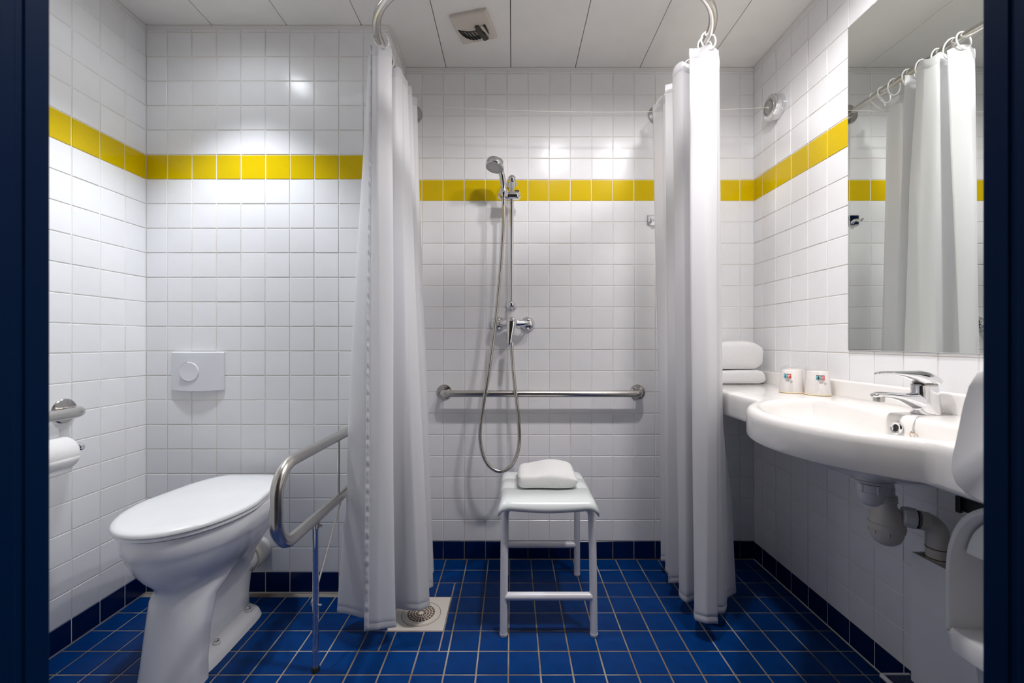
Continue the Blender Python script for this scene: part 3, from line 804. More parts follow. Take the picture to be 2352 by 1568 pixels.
def ribbon(mb, a, b, z0, z1):
    V = []; Fc = []; m_ = len(a)
    for p, q in zip(a, b): V += [vp(*p, z0), vp(*q, z0), vp(*p, z1), vp(*q, z1)]
    for i in range(m_ - 1):
        k = i * 4
        Fc += [(k, k + 4, k + 5, k + 1), (k + 2, k + 3, k + 7, k + 6), (k, k + 2, k + 6, k + 4), (k + 1, k + 5, k + 7, k + 3)]
    Fc += [(0, 1, 3, 2), (4 * m_ - 4, 4 * m_ - 2, 4 * m_ - 1, 4 * m_ - 3)]
    return mb.add(V, Fc)
ribbon(MB(), up, lo, ZV + 0.003, ZV - 0.0006).build('slot_recess', mat('vent_throat', (0.30, 0.27, 0.23), 0.5), t, smooth=0)
low2 = [(u[0] * 0.42 + l[0] * 0.58, u[1] * 0.42 + l[1] * 0.58) for u, l in zip(up, lo)]
ribbon(MB(), low2, lo, ZV + 0.002, ZV - 0.0012).build('lower_lip', BLACKP, t, smooth=0)
edge = [(u[0], u[1] + 0.014) for u in up]
ribbon(MB(), up, edge, ZV + 0.002, ZV - 0.0025).build('slot_edge', BLACKP, t, smooth=0)
for s0 in (0.10, 0.17, 0.26, 0.35, 0.44, 0.53, 0.60):
    a = []; b = []
    for k in range(7):
        q = k / 6
        ss = s0 + 0.10 * q ** 1.3 - 0.0 
        i = min(range(25), key=lambda m_: abs(up[m_][0] - s0)); j = min(range(25), key=lambda m_: abs(lo[m_][0] - (s0 + 0.10)))
        yy = up[i][1] + (lo[j][1] - up[i][1]) * q
        a.append((ss, yy)); b.append((ss + 0.02, yy))
    ribbon(MB(), a, b, ZV + 0.001, ZV - 0.004).build('slat', BLACKP, t, smooth=0)
ribbon(MB(), [(0.555, 0.40), (0.585, 0.66), (0.66, 0.93)], [(0.66, 0.385), (0.71, 0.62), (0.79, 0.88)], ZV + 0.001, ZV - 0.008).build('slide', mat('vent_slide', (0.05, 0.045, 0.035), 0.35), t, smooth=0)
ribbon(MB(), [(0.69, 0.45), (0.73, 0.60), (0.80, 0.72)], [(0.775, 0.42), (0.80, 0.55), (0.835, 0.68)], ZV + 0.001, ZV - 0.0035).build('pointer', CREAM, t, smooth=0)
ribbon(MB(), [(0.78, 0.415), (0.81, 0.55), (0.83, 0.70)], [(0.835, 0.405), (0.855, 0.55), (0.85, 0.74)], ZV + 0.001, ZV - 0.0045).build('end_stop', BLACKP, t, smooth=0)

# ------------------------------------------------------------------ floor drain
dcx, dcy = (DR[0] + DR[1]) / 2, (DR[2] + DR[3]) / 2
t = thing('floor_drain', (dcx, dcy, 0), 'square cream floor drain with round grille under the left curtain', 'drain')
MB().box(DR[0] + 0.002, DR[1] - 0.002, DR[2] + 0.002, DR[3] - 0.002, -0.004, 0.0012).build('plate', DRAIN_M, t, smooth=0, bevel=0.001)
gz = 0.0012
gx, gy = -0.342, 1.607
MB().lathe([(0.0715, 0), (0.073, 0.0), (0.073, 0.0003), (0.0715, 0.0003), (0.0715, 0)], (gx, gy, gz), (0, 0, 1), 48, False).build('ring_line', BROWN, t)
g = MB().lathe([(0.0, 0), (0.067, 0.0), (0.067, 0.0022), (0.065, 0.003), (0.0, 0.003)], (gx, gy, gz), (0, 0, 1), 48, False).build('grille', DRAIN_M, t)
mb = MB()
for (r0, r1, cnt) in ((0.010, 0.0205, 12), (0.0235, 0.0305, 24), (0.0335, 0.0405, 24), (0.0435, 0.051, 24)):
    for k in range(cnt):
        a0 = 2 * PI * (k + 0.12) / cnt; a1 = 2 * PI * (k + 0.88) / cnt
        ring = [(r0, a0), (r1, a0 if r0 > .02 else a0), (r1, (a0 + a1) / 2), (r1, a1), (r0, a1)]
        mb.add([(gx + r * math.cos(a), gy + r * math.sin(a), gz + 0.00315) for r, a in ring], [(0, 1, 2, 3, 4)])
mb.build('grille_holes', BROWN, g, smooth=0)['kind'] = 'stuff'

# ------------------------------------------------------------------ stool and towel
t = thing('shower_stool', (0.128, 1.68, 0), 'white plastic shower stool with tubular legs in front of shower wall', 'stool')
LX0, LX1, LY0, LY1 = -0.029, 0.286, 1.490, 1.876
ST = 0.455
for (y, inn) in ((LY0, 1), (LY1, -1)):
    yt = y + inn * 0.03
    for x, sx in ((LX0, 1), (LX1, -1)):
        pts = round_path([(x, y, 0.008), (x + sx * 0.002, y + inn * 0.012, 0.30), (x + sx * 0.004, yt, ST - 0.012), (x + sx * 0.09, yt, ST - 0.010)], [0.3, 0.035], 8)
        lg = MB().tube(pts, 0.0135, 18).build('leg', STOOL_T, t)
        MB().lathe([(0.0, 0), (0.0132, 0), (0.0142, 0.003), (0.0142, 0.010), (0.0, 0.010)], (x, y, 0.0003), (0, 0, 1), 18, False).build('foot_cap', PLAS_W, lg)
    MB().tube([(LX0 + 0.006, y + inn * 0.004, 0.135), (LX1 - 0.006, y + inn * 0.004, 0.135)], 0.0135, 16).build('crossbar', STOOL_T, t)
    MB().tube([(LX0 + 0.06, yt, ST - 0.010), (LX1 - 0.06, yt, ST - 0.010)], 0.0125, 14).build('seat_rail', STOOL_T, t)
for x, sx in ((LX0, 1), (LX1, -1)):
    MB().tube([(x + sx * 0.012, LY0 + 0.03, ST - 0.006), (x + sx * 0.012, LY1 - 0.03, ST - 0.006)], 0.011, 14).build('side_rail', STOOL_T, t)
SX0, SX1 = -0.048, 0.300
def seat_panel(y0, y1, lipf, lipb):
    n = 22; rings = []
    ys = [(y0, -0.004), (y0 + 0.004, 0.0), (y1 - 0.004, 0.0), (y1, -0.004)]
    if lipf: ys = [(y0, -0.030), (y0 + 0.004, -0.014), (y0 + 0.014, -0.003), (y0 + 0.03, 0.0), (y1 - 0.004, 0.0), (y1, -0.004)]
    if lipb: ys = [(y0, -0.004), (y0 + 0.004, 0.0), (y1 - 0.03, 0.0), (y1 - 0.014, -0.003), (y1 - 0.004, -0.014), (y1, -0.030)]
    for (y, dz) in ys:
        r_ = []
        for k in range(n + 1):
            q = k / n; x = SX0 + (SX1 - SX0) * q
            e = min(q, 1 - q) * (SX1 - SX0)
            z = 0.476 + dz - 0.004 * math.sin(PI * q)
            if e < 0.03: z -= 0.022 * (1 - e / 0.03) ** 2.2
            if (lipf and y <= y0 + 0.005) or (lipb and y >= y1 - 0.005): z -= 0.006 * math.sin(PI * q) ** 2
            r_.append(Vector((x, y, z)))
        rings.append(r_)
    V = [p for r_ in rings for p in r_]; m_ = n + 1; Fc = []
    for i in range(len(rings) - 1):
        for j in range(n): Fc.append((i * m_ + j, i * m_ + j + 1, i * m_ + j + m_ + 1, i * m_ + j + m_))
    o = finish('seat_panel', V, Fc, STOOL_S, t, smooth=50)
    md = o.modifiers.new('solid', 'SOLIDIFY'); md.thickness = 0.006; md.offset = -1
    return o
seat_panel(1.465, 1.612, True, False)
seat_panel(1.6135, 1.722, False, False)
seat_panel(1.7235, 1.832, False, True)

def folded_towel(name, label, x0, x1, y0, y1, z0, z1, layers, seed, fold='front', sag=0.006, group=None):
    """stack of soft folded layers, each a rounded slab; folds on the visible side"""
    rnd = random.Random(seed)
    t = thing(name, ((x0 + x1) / 2, (y0 + y1) / 2, z0), label, 'towel', group)
    hgt = (z1 - z0) / layers
    ph = [rnd.uniform(0, 6) for _ in range(6)]
    for l in range(layers):
        za, zb = z0 + l * hgt, z0 + (l + 1) * hgt
        nx, na = 26, 28; rings = []
        jx = rnd.uniform(-0.004, 0.004); jy = rnd.uniform(-0.003, 0.003)
        for i in range(nx + 1):
            q = i / nx
            e = min(q, 1 - q) * 2
            endr = min(1.0, (min(q, 1 - q) * (x1 - x0)) / (hgt * 0.5 + 0.004))
            k_ = math.sqrt(max(0.0, 1 - (1 - endr) ** 2)) * 0.7 + 0.3 if endr < 1 else 1
            x = x0 + jx + (x1 - x0) * q
            r_ = []
            for k in range(na):
                a = 2 * PI * k / na
                c, s_ = math.cos(a), math.sin(a)
                hx = (y1 - y0) / 2 - (1 - k_) * 0.006; hz = (zb - za) / 2 * (k_ if l == layers - 1 or True else 1) * 1.02
                y = (y0 + y1) / 2 + jy + hx * math.copysign(abs(c) ** 0.28, c)
                z = (za + zb) / 2 + hz * math.copysign(abs(s_) ** 0.6, s_)
                top = max(0, s_)
                z += top * sag * (math.sin(q * 7 + ph[0]) * 0.5 + math.sin(c * 3 + ph[1] + q * 3) * 0.5) - top * sag * 0.6 * (abs(c) ** 4)
                y += 0.0025 * math.sin(q * 9 + ph[2] + l) * (1 if abs(c) > 0.5 else 0)
                r_.append(Vector((x + 0.003 * math.sin(3 * a + ph[3]), y, max(z, z0 + 0.0003))))
            rings.append(r_)
        MB().loft(rings).build('fold', TOWEL, t, smooth=60, subsurf=1)
    return t
folded_towel('hand_towel', 'small white folded hand towel lying on shower stool', 0.026, 0.252, 1.585, 1.77, 0.4735, 0.534, 1, 5, sag=0.014)

# ------------------------------------------------------------------ washbasin counter
CT = 0.84
BC = Vector((0.9915, 1.077)); BR = 0.3515; CX0 = 0.778
c0 = Vector((0.90, 1.077))
CY0, CY1 = YF + 0.012, YS - 0.003
XRB = XR - 0.003
def ray_rect(d):
    ts = []
    for lo_, hi_, o_, dd in ((CX0, XRB, c0.x, d.x), (CY0, CY1, c0.y, d.y)):
        if dd > 1e-9: ts.append((hi_ - o_) / dd)
        elif dd < -1e-9: ts.append((lo_ - o_) / dd)
    return min(ts)
def ray_circ(d, R):
    e = c0 - BC; b = e.dot(d); c = e.dot(e) - R * R
    return -b + math.sqrt(max(0, b * b - c))
def r_out(d):
    a = ray_rect(d); b = ray_circ(d, BR)
    b = min(b, (XRB - c0.x) / d.x) if d.x > 1e-6 else b
    # soft blend between the straight edge and the round bowl
    if d.x < 0:
        k = 0.018; h_ = max(0, min(1, 0.5 + 0.5 * (a - b) / k))
        return b * (1 - h_) + a * h_ + k * h_ * (1 - h_)
    return max(a, b)
BACK = 0.984
def r_in(d):
    b = ray_circ(d, 0.308)
    if d.x > 1e-6:
        a = (BACK - c0.x) / d.x
        k = 0.05; h_ = max(0, min(1, 0.5 + 0.5 * (a - b) / k))
        return a * (1 - h_) + b * h_ - k * h_ * (1 - h_)
    return b
angs = [2 * PI * k / 240 for k in range(240)]
for cx_, cy_ in ((CX0, CY0), (CX0, CY1), (XRB, CY0), (XRB, CY1)):
    angs.append(math.atan2(cy_ - c0.y, cx_ - c0.x) % (2 * PI))
angs = sorted(set(angs))
dirs = [Vector((math.cos(a), math.sin(a))) for a in angs]
def ring(fr, z): return [Vector((c0.x + d.x * fr(d), c0.y + d.y * fr(d), z)) for d in dirs]
ro_ = {id(d): r_out(d) for d in dirs}; ri_ = {id(d): r_in(d) for d in dirs}
out = lambda k: (lambda d: r_out(d) - k)
inn = lambda m_, k=0: (lambda d: r_in(d) * m_ + k)
cen = [Vector((c0.x, c0.y, 0))]
RG = [ring(inn(0.06), 0.690), ring(inn(0.3), 0.695), ring(inn(0.5), 0.708), ring(inn(0.8), 0.735), ring(inn(0.97), 0.752), ring(lambda d: min(r_out(d) - 0.022, r_in(d) + 0.008), 0.757), ring(out(0.012), 0.757), ring(out(0.003), 0.760), ring(out(0.0), 0.767),
      ring(out(0.0), 0.818), ring(out(0.002), 0.828), ring(out(0.007), 0.835), ring(out(0.014), 0.839), ring(out(0.022), CT),
      ring(lambda d: max(r_in(d) + 0.016, min(r_out(d) - 0.023, r_in(d) + 0.02)), CT), ring(inn(1, 0.010), 0.8392), ring(inn(1, 0.004), 0.8365), ring(inn(1, 0.0), 0.830), ring(inn(1, -0.004), 0.818),
      ring(inn(0.965), 0.795), ring(inn(0.90), 0.770), ring(inn(0.78), 0.746), ring(inn(0.55), 0.726), ring(inn(0.25), 0.715), ring(inn(0.07), 0.714)]
t = thing('washbasin', (0.95, 1.077, 0.675), 'white washbasin moulded into a long counter along the right wall', 'washbasin')
MB().loft(RG).build('basin_counter', SOLID, t, smooth=42)
MB().box(XR - 0.024, XR - 0.003, CY0, CY1, CT - 0.003, CT + 0.055).build('upstand', SOLID, t, smooth=30, bevel=0.006, bseg=3)
ov = Vector((BACK - 0.0065, 1.083, 0.806))
on = Vector((-1, 0, 0.18)).normalized()
of = MB().lathe([(0.0085, 0.0), (0.0165, 0.0), (0.0165, 0.003), (0.014, 0.0055), (0.0095, 0.0045), (0.0085, 0.002)], ov, on, 28, False).build('overflow_ring', CHROME, t)
MB().lathe([(0.0, 0.0), (0.009, 0.0), (0.009, 0.001), (0.0, 0.001)], ov + on * 0.0008, on, 20, False).build('overflow_hole', RUBBER, of)
MB().lathe([(0.0, 0.0), (0.03, 0.0), (0.031, 0.002), (0.027, 0.004), (0.018, 0.003), (0.0, 0.001)], (c0.x - 0.02, c0.y, 0.715), (0, 0, 1), 28, False).build('waste_ring', CHROME, t)

# tap
TXp, TYp = 1.064, 1.100
t = thing('basin_tap', (TXp, TYp, CT), 'chrome single-lever mixer tap at back of washbasin', 'tap')
b_ = MB()
def sec_z(x, z, a, b): return ((x, TYp, z), a, b, X_, Y_)
def sec_x(x, z, hh, hw): return ((x, TYp, z), hw, hh, Y_, Z_)
ell_loft(b_, [sec_z(1.068, CT + 0.0005, 0.034, 0.027), sec_z(1.067, CT + 0.004, 0.0345, 0.0275), sec_z(1.066, CT + 0.03, 0.031, 0.026), sec_z(1.064, CT + 0.055, 0.0295, 0.0255), sec_z(1.063, CT + 0.073, 0.0285, 0.025)], None, 28)
ell_loft(b_, [sec_x(1.075, CT + 0.030, 0.026, 0.021), sec_x(1.045, CT + 0.031, 0.0245, 0.022), sec_x(1.020, CT + 0.038, 0.0165, 0.0215), sec_x(0.992, CT + 0.0445, 0.0105, 0.021), sec_x(0.965, CT + 0.0485, 0.008, 0.0195), sec_x(0.945, CT + 0.049, 0.0075, 0.017), sec_x(0.933, CT + 0.048, 0.006, 0.012), sec_x(0.928, CT + 0.047, 0.003, 0.006)], None, 24)
b_.build('body_and_spout', CHROME, t, smooth=50)
MB().lathe([(0.0, 0), (0.0125, 0), (0.0125, 0.012), (0.011, 0.013), (0.0, 0.013)], (0.946, TYp, CT + 0.044), (0, 0, -1), 12, False).build('aerator', STEELD, t, smooth=20)
l_ = MB()
ell_loft(l_, [sec_x(1.095, CT + 0.086, 0.003, 0.008), sec_x(1.091, CT + 0.0845, 0.012, 0.020), sec_x(1.078, CT + 0.0870, 0.0175, 0.0265), sec_x(1.062, CT + 0.0895, 0.0205, 0.028), sec_x(1.046, CT + 0.0925, 0.0190, 0.0265), sec_x(1.029, CT + 0.0980, 0.0125, 0.0225), sec_x(1.0, CT + 0.1025, 0.0072, 0.018), sec_x(0.975, CT + 0.1045, 0.0048, 0.015), sec_x(0.955, CT + 0.1045, 0.0045, 0.0135), sec_x(0.942, CT + 0.1035, 0.0035, 0.010), sec_x(0.937, CT + 0.103, 0.0015, 0.005)], None, 24)
lo2 = l_.build('lever', CHROME, t, smooth=50)
MB().lathe([(0.0, 0), (0.0265, 0), (0.0265, 0.004), (0.0, 0.004)], (1.063, TYp, CT + 0.0725), (0, 0, 1), 28, False).build('cartridge_seam', STEELD, t)
MB().lathe([(0, 0), (0.003, 0), (0.003, 0.001), (0, 0.001)], (1.0385, TYp - 0.004, CT + 0.083), (-1, 0, 0.15), 12, False).build('screw_hole', RUBBER, lo2)
# plug chain with ring
t = thing('plug_chain', (1.0, 1.05, CT), 'thin chrome ball chain with small brass ring hanging into washbasin', 'chain')
cp = [(1.092, 1.082, CT + 0.002), (1.05, 1.068, CT + 0.002), (1.01, 1.052, CT + 0.0025), (0.993, 1.045, CT + 0.0005), (0.9835, 1.042, CT - 0.01), (0.979, 1.041, CT - 0.02), (0.977, 1.04, CT - 0.032)]
path = spline(cp, 12); mb = MB(); acc = 0.0; last = path[0]
mb.sphere(last, 0.0015, 8)
for p in path[1:]:
    acc += (p - last).length; last = p
    if acc > 0.0031: mb.sphere(p, 0.0015, 8); acc = 0
mb.build('ball_chain', STEEL, t)['kind'] = 'stuff'
e_ = path[-1]
MB().sphere(e_ + Vector((-0.001, 0, -0.003)), 0.0036, 12).build('end_bead', STEELD, t)
rc = e_ + Vector((-0.003, -0.006, -0.010))
MB().tube([rc + Vector((-0.002 * math.cos(a), 0.0105 * math.sin(a), 0.0075 * math.cos(a))) for a in [2 * PI * k / 24 for k in range(24)]], 0.0011, 8, closed=True).build('ring', BRASS, t)

# towels on the counter
folded_towel('bath_towel', 'thin white folded towel under the thicker one at far end of counter', 0.80, 1.110, 1.845, 1.998, CT + 0.0005, CT + 0.062, 1, 11, sag=0.004)
folded_towel('bath_towel', 'thick white folded towel on top of the stack at far end of counter', 0.80, 1.104, 1.852, 1.998, CT + 0.0625, CT + 0.185, 1, 12, sag=0.006)

# cups in plastic film, upside down
def cup(x, y, ang, label, seed, wrap_dir):
    rnd = random.Random(seed)
    t = thing('wrapped_cup', (x, y, CT), label, 'cup', 'paper cups wrapped in clear film')
    z0 = CT + 0.001; hgt = 0.080; r0, r1 = 0.0385, 0.0315
    MB().lathe([(r0 - 0.002, 0.0), (r0, 0.0), (r0, 0.001), (r1 + 0.0005, hgt - 0.002), (r1 - 0.001, hgt), (r1 - 0.003, hgt - 0.003), (0.0, hgt - 0.003)], (x, y, z0 + 0.001), (0, 0, 1), 40, False).build('cup_body', CUP, t)
    MB().tube([(x + math.cos(2 * PI * k / 40) * (r0 + 0.0003), y + math.sin(2 * PI * k / 40) * (r0 + 0.0003), z0 + 0.0016) for k in range(40)], 0.0018, 8, closed=True).build('rolled_rim', CUPRIM, t)
    def rad(z): return r0 + (r1 - r0) * (z / hgt) + 0.0006
    def patch(nm, a0, a1, za, zb, m, lift=0.0, parent=t):
        V = []; Fc = []; k_ = 8
        for i in range(k_ + 1):
            a = ang + a0 + (a1 - a0) * i / k_
            for z in (za, zb):
                V.append((x + math.cos(a) * (rad(z) + lift), y + math.sin(a) * (rad(z) + lift), z0 + z))
        for i in range(k_): Fc.append((2 * i, 2 * i + 2, 2 * i + 3, 2 * i + 1))
        return finish(nm, V, Fc, m, parent, solid=0.0002)
    lb = patch('print_teal', -0.36, 0.03, 0.054, 0.067, TEAL)
    patch('print_red', 0.03, 0.38, 0.054, 0.067, RED)
    patch('print_bar', -0.36, 0.38, 0.067, 0.0692, INK)
    # leaf-like dark glyph, white swirl, small text lines and a round seal
    for k, (a0, a1, za, zb) in enumerate(((-0.22, -0.10, 0.0615, 0.0645), (-0.25, -0.07, 0.0585, 0.0608), (-0.21, -0.11, 0.0555, 0.058), (-0.175, -0.145, 0.0550, 0.0655))):
        patch('print_leaf', a0, a1, za, zb, INK, 0.0004, lb)
    def curve_mark(nm, f, m, wd, n=14):
        V = []; Fc = []
        for i in range(n + 1):
            q = i / n
            a, z = f(q); a2, z2 = f(min(1, q + 0.01)); 
            ta, tz = (a2 - a) * 0.034, z2 - z
            L_ = math.hypot(ta, tz) or 1
            na, nz_ = -tz / L_, ta / L_
            for s_ in (-1, 1):
                aa = ang + a + s_ * na * wd / 0.034; zz = z + s_ * nz_ * wd
                V.append((x + math.cos(aa) * (rad(zz) + 0.0005), y + math.sin(aa) * (rad(zz) + 0.0005), z0 + zz))
        for i in range(n): Fc.append((2 * i, 2 * i + 2, 2 * i + 3, 2 * i + 1))
        finish(nm, V, Fc, m, lb)
    curve_mark('print_swirl', lambda q: (0.20 + 0.09 * math.cos(0.6 + q * 4.6), 0.0605 + 0.0035 * math.sin(0.6 + q * 4.6)), WINK, 0.0007)
    curve_mark('print_seal', lambda q: (0.40 + 0.085 * math.cos(q * 5.9), 0.0415 + 0.0032 * math.sin(q * 5.9)), INK, 0.00045, 20)
    for (a0, a1, z) in ((-0.22, 0.36, 0.0505), (-0.12, 0.26, 0.0465), (-0.12, 0.22, 0.0430)):
        aa = a0
        while aa < a1:
            w_ = rnd.uniform(0.03, 0.07); patch('print_text', aa, min(aa + w_, a1), z, z + 0.0016, INK, 0.0002, lb); aa += w_ + 0.025
    # crumpled clear film
    V = []; Fc = []; n = 30
    lev = [(0.0025, 1.05), (0.02, 1.05), (0.045, 1.05), (0.07, 1.06), (0.082, 1.04), (0.088, 0.7), (0.092, 0.3)]
    for (z, m_) in lev:
        for k in range(n):
            a = 2 * PI * k / n
            ear = max(0, math.cos(a - wrap_dir)) ** 8 * max(0, (z - 0.05) / 0.04)
            r_ = rad(min(z, hgt)) * m_ + rnd.uniform(-0.0012, 0.0012) + 0.018 * ear
            V.append((x + math.cos(a) * r_, y + math.sin(a) * r_, z0 + z + rnd.uniform(-0.0012, 0.0012) * (z > 0.01) + 0.004 * ear))
    for j in range(len(lev) - 1):
        for k in range(n): Fc.append((j * n + k, j * n + (k + 1) % n, (j + 1) * n + (k + 1) % n, (j + 1) * n + k))
    finish('clear_film', V, Fc, FILM, t, smooth=20)
cup(1.018, 1.553, math.atan2(-1.553, -1.018) - 0.42, 'wrapped white paper cup with teal and red print, nearest the towels', 1, math.atan2(-0.3, -1))
cup(1.066, 1.487, math.atan2(-1.487, -1.066) + 0.22, 'wrapped white paper cup with teal and red print, nearest the tap', 2, math.atan2(0.6, -1))
cup(1.073, 1.616, math.atan2(-1.616, -1.073) + 0.1, 'wrapped white paper cup standing behind the other two, against the upstand', 3, math.atan2(0.4, -1))

# ------------------------------------------------------------------ waste pipes under the basin
t = thing('sink_trap', (0.99, 1.13, 0.49), 'white plastic waste outlet and bottle trap hanging under the washbasin', 'drain pipe')
wx, wy = 0.925, 1.10
MB().lathe([(0.0, 0.694), (0.034, 0.692), (0.036, 0.674), (0.0435, 0.671), (0.0435, 0.667), (0.033, 0.665), (0.0, 0.665)], (wx, wy, 0), (0, 0, 1), 36, False).build('waste_flange', PVCW, t)
MB().lathe([(0.0, 0.6645), (0.0305, 0.6645), (0.0305, 0.661), (0.0, 0.661)], (wx, wy, 0), (0, 0, 1), 30, False).build('gasket', BROWN, t)
nut = MB().lathe([(0.0, 0.662), (0.031, 0.662), (0.031, 0.643), (0.028, 0.640), (0.028, 0.628), (0.024, 0.614), (0.015, 0.606), (0.0, 0.604)], (wx, wy, 0), (0, 0, 1), 36, False).build('waste_cup', PVCW, t)
for k in range(6):
    a = 2 * PI * k / 6 + 0.3
    c = Vector((wx + math.cos(a) * 0.031, wy + math.sin(a) * 0.031, 0.652))
    MB().tube([c - Vector((0, 0, 0.010)), c + Vector((0, 0, 0.010))], 0.0025, 6).build('nut_rib', PVCW, nut)
tx, ty = 0.996, 1.135
MB().tube(round_path([(wx + 0.01, wy + 0.005, 0.650), (tx, ty, 0.652), (tx, ty, 0.605)], 0.018, 6), 0.018, 20).build('link_elbow', PVCW, t)
bt = MB().lathe([(0.0, 0.618), (0.023, 0.618), (0.024, 0.602), (0.021, 0.600), (0.022, 0.590), (0.031, 0.575), (0.036, 0.558), (0.037, 0.547), (0.0405, 0.545), (0.0405, 0.530), (0.0365, 0.528), (0.036, 0.515), (0.030, 0.499), (0.018, 0.489), (0.0, 0.486)], (tx, ty, 0), (0, 0, 1), 40, False).build('bottle_trap', PVC, t)
for k in range(8):
    a = 2 * PI * k / 8 + 0.2
    c = Vector((tx + math.cos(a) * 0.037, ty + math.sin(a) * 0.037, 0.524))
    MB().tube([c - Vector((0, 0, 0.005)), c + Vector((0, 0, 0.005))], 0.002, 6).build('grip_rib', PVC, bt)
d = Vector((1.0, -0.55, -0.10)).normalized()
p0 = Vector((tx + 0.016, ty - 0.012, 0.570))
MB().lathe([(0.0, 0.0), (0.024, 0.0), (0.027, 0.004), (0.027, 0.026), (0.024, 0.028), (0.0, 0.028)], p0 + d * 0.010, d, 10, False).build('outlet_nut', PVCW, t, smooth=20)
MB().lathe([(0.0, 0), (0.0235, 0), (0.0235, 0.003), (0, 0.003)], p0 + d * 0.0378, d, 24, False).build('seal_ring', RUBBER, t)
pa = p0 + d * 0.03; pb = p0 + d * 0.105
pb = Vector((1.085, 1.088, pb.z))
MB().tube([pa, pa.lerp(pb, 0.35)], 0.018, 20).build('outlet_pipe', PVC, t)
MB().tube(round_path([pa.lerp(pb, 0.28), pb, (pb.x, pb.y, 0.40)], 0.032, 10), 0.0235, 22).build('outlet_elbow', PVC, t)
q_ = pa.lerp(pb, 0.5)
for c, dd in ((pa.lerp(pb, 0.58), (pb - pa)), (Vector((pb.x, pb.y, 0.50)), Vector((0, 0, 1))), (Vector((pb.x, pb.y, 0.475)), Vector((0, 0, 1)))):
    MB().lathe([(0.0, 0), (0.0243, 0), (0.0243, 0.0022), (0, 0.0022)], c, dd, 24, False).build('pipe_joint', BROWN if dd.z > 0.5 else PVC, t)

# boxed-in pipe casing below, and the tiled ledge it stands behind
t = thing('pipe_casing', (1.09, 0.80, 0.137), 'white open-topped pipe casing panel on right wall under the washbasin', 'pipe casing')
MB().box(1.048, 1.052, 0.50, 1.121, 0.137, 0.475).build('front_panel', PLAS_W, t, smooth=0, bevel=0.0008)
MB().box(1.052, XR - 0.0035, 1.117, 1.121, 0.137, 0.475).build('end_panel', PLAS_W, t, smooth=0, bevel=0.0008)
MB().box(1.0525, XR - 0.0035, 0.50, 1.1165, 0.137, 0.142).build('bottom_panel', DARK, t, smooth=0)
MB().box(1.052, XR - 0.0035, 0.50, 0.504, 0.137, 0.475).build('end_panel', PLAS_W, t, smooth=0, bevel=0.0008)
LZ = 0.080
t = thing('pipe_ledge', (1.095, 0.84, 0), 'low navy tiled pipe ledge with white corner trim at foot of right wall', 'ledge')
MB().box(1.050, XR - 0.0045, 0.475, 1.219, 0.0005, LZ - 0.003).build('core', GROUT_W, t, smooth=0)
for k in range(8):
    y1 = 1.217 - 0.093 * k; y0 = max(0.477, y1 - 0.0905)
    MB().box(1.058, XR - 0.005, y0, y1 - 0.006 if k == 0 else y1, LZ - 0.003, LZ).build('tile', NAVY_T, t, smooth=0, bevel=0.001, bseg=1)
    MB().box(1.0475, 1.050, y0, y1, 0.004, LZ - 0.010).build('tile', NAVY_T, t, smooth=0, bevel=0.001, bseg=1)
MB().tube([(1.0535, 0.477, LZ - 0.005), (1.0535, 1.2155, LZ - 0.005)], 0.0062, 14).build('corner_trim', PLAS_W, t)
MB().tube([(1.0535, 1.2175, LZ - 0.0025), (XR - 0.006, 1.2175, LZ - 0.0025)], 0.0028, 10).build('end_trim', PLAS_W, t)
# black clip on the wall behind the waste pipe
t = thing('wall_clip', (XR, 1.052, 0.60), 'small black clip on right wall between the waste pipe and the bin', 'clip')
MB().box(1.112, XR - 0.0028, 1.010, 1.066, 0.606, 0.640).build('base', BLACKP, t, smooth=0, bevel=0.003)
MB().box(1.104, 1.113, 1.052, 1.064, 0.602, 0.643).build('strap', BLACKP, t, smooth=0, bevel=0.002)

# ------------------------------------------------------------------ swing-top bin and wall dispenser by the door
t = thing('swing_bin', (0.92, 0.665, 0), 'white swing-top waste bin with grey body under near end of counter', 'bin')
def rrect(x0, x1, y0, y1, r, z, n=6):
    out_ = []
    for cx_, cy_, a0 in ((x1 - r, y1 - r, 0), (x0 + r, y1 - r, PI / 2), (x0 + r, y0 + r, PI), (x1 - r, y0 + r, 1.5 * PI)):
        for k in range(n + 1):
            a = a0 + PI / 2 * k / n; out_.append(Vector((cx_ + r * math.cos(a), cy_ + r * math.sin(a), z)))
    return out_
MB().loft([rrect(0.878, 0.985, 0.575, 0.755, 0.03, 0.001), rrect(0.875, 0.988, 0.570, 0.760, 0.03, 0.006), rrect(0.846, 1.008, 0.525, 0.804, 0.04, 0.448)]).build('body', BINB, t, smooth=40)
MB().loft([rrect(0.838, 1.014, 0.514, 0.811, 0.02, 0.440), rrect(0.828, 1.022, 0.503, 0.820, 0.025, 0.446), rrect(0.824, 1.025, 0.500, 0.823, 0.025, 0.478), rrect(0.829, 1.020, 0.505, 0.819, 0.025, 0.486)]).build('rim', PLAS_W, t, smooth=40)
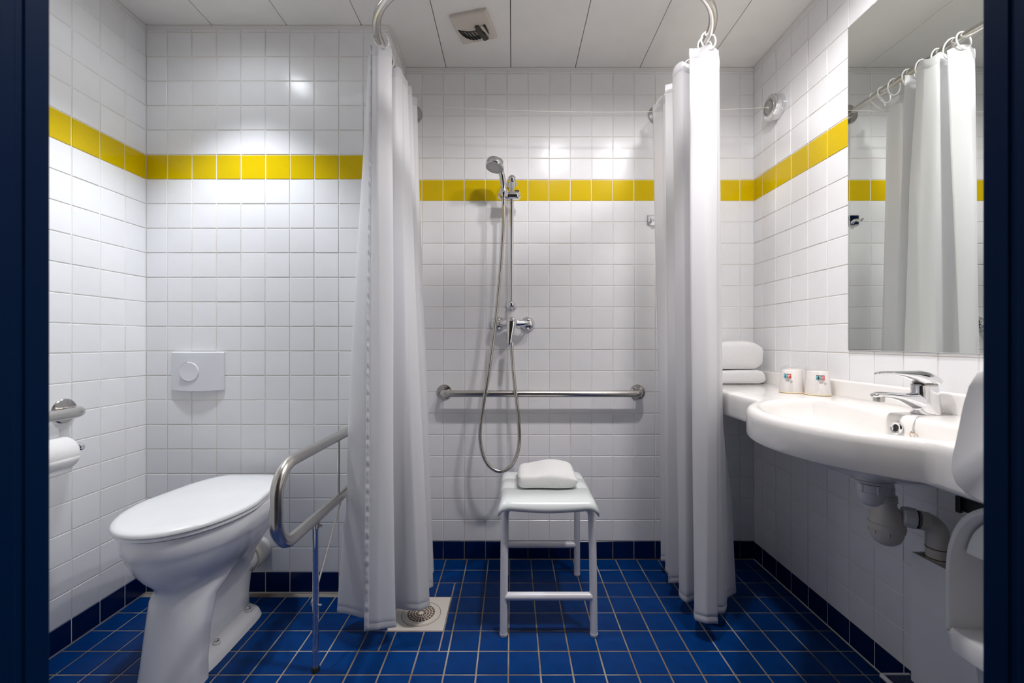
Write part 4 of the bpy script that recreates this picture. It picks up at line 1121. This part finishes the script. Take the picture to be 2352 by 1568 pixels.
yc, hw_ = 0.664, 0.157; ztop_ = 0.752; zb_ = 0.480
def arch(x, k, n=30, d=0.0):
    out_ = [Vector((x, yc + hw_ * k, zb_))]
    for i in range(n + 1):
        a = PI * i / n
        c, s_ = math.cos(a), math.sin(a)
        out_.append(Vector((x, yc + hw_ * k * math.copysign(abs(c) ** 0.72, c), 0.57 + (ztop_ - 0.57 - (1 - k) * hw_) * abs(s_) ** 0.80)))
    out_.append(Vector((x, yc - hw_ * k, zb_)))
    return out_
lid = MB()
lid.loft([arch(0.890, 0.865), arch(0.850, 0.88), arch(0.836, 0.895), arch(0.828, 0.92), arch(0.826, 0.95), arch(0.831, 0.98), arch(0.846, 1.0), arch(0.995, 1.0), arch(1.015, 0.97), arch(1.020, 0.9)], cap0=True)
lid.build('lid', PLAS_W, t, smooth=40)
fa = [p for p in arch(0.846, 0.862) if p.z > 0.632]
MB().loft([[Vector((0.862 - (p.z - 0.60) * 0.05, p.y, p.z)) for p in fa], [Vector((0.846 - (p.z - 0.60) * 0.05, p.y, p.z)) for p in fa]]).build('flap', PLAS_W, t, smooth=30, bevel=0.002)

t = thing('wall_dispenser', (0.69, YF, 0.81), 'white rounded wall dispenser beside the right door frame', 'dispenser')
prof = [(0.4615, 1.000), (0.520, 1.000), (0.548, 0.996), (0.571, 0.987), (0.582, 0.968), (0.590, 0.938), (0.598, 0.894), (0.6045, 0.862), (0.606, 0.843), (0.600, 0.827), (0.586, 0.8165), (0.563, 0.810), (0.4615, 0.806)]
def dring(x, k): 
    cy_, cz_ = 0.52, 0.90
    return [Vector((x, max(0.4615, cy_ + (y - cy_) * k), cz_ + (z - cz_) * k)) for y, z in prof]
MB().loft([dring(0.620, 0.955), dring(0.6225, 0.985), dring(0.628, 1.0), dring(0.757, 1.0), dring(0.763, 0.985), dring(0.765, 0.955)]).build('cover', PLAS_W, t, smooth=40)
MB().box(0.665, 0.720, 0.520, 0.560, 0.796, 0.8095).build('outlet', PLAS_GAP, t, smooth=0, bevel=0.003)
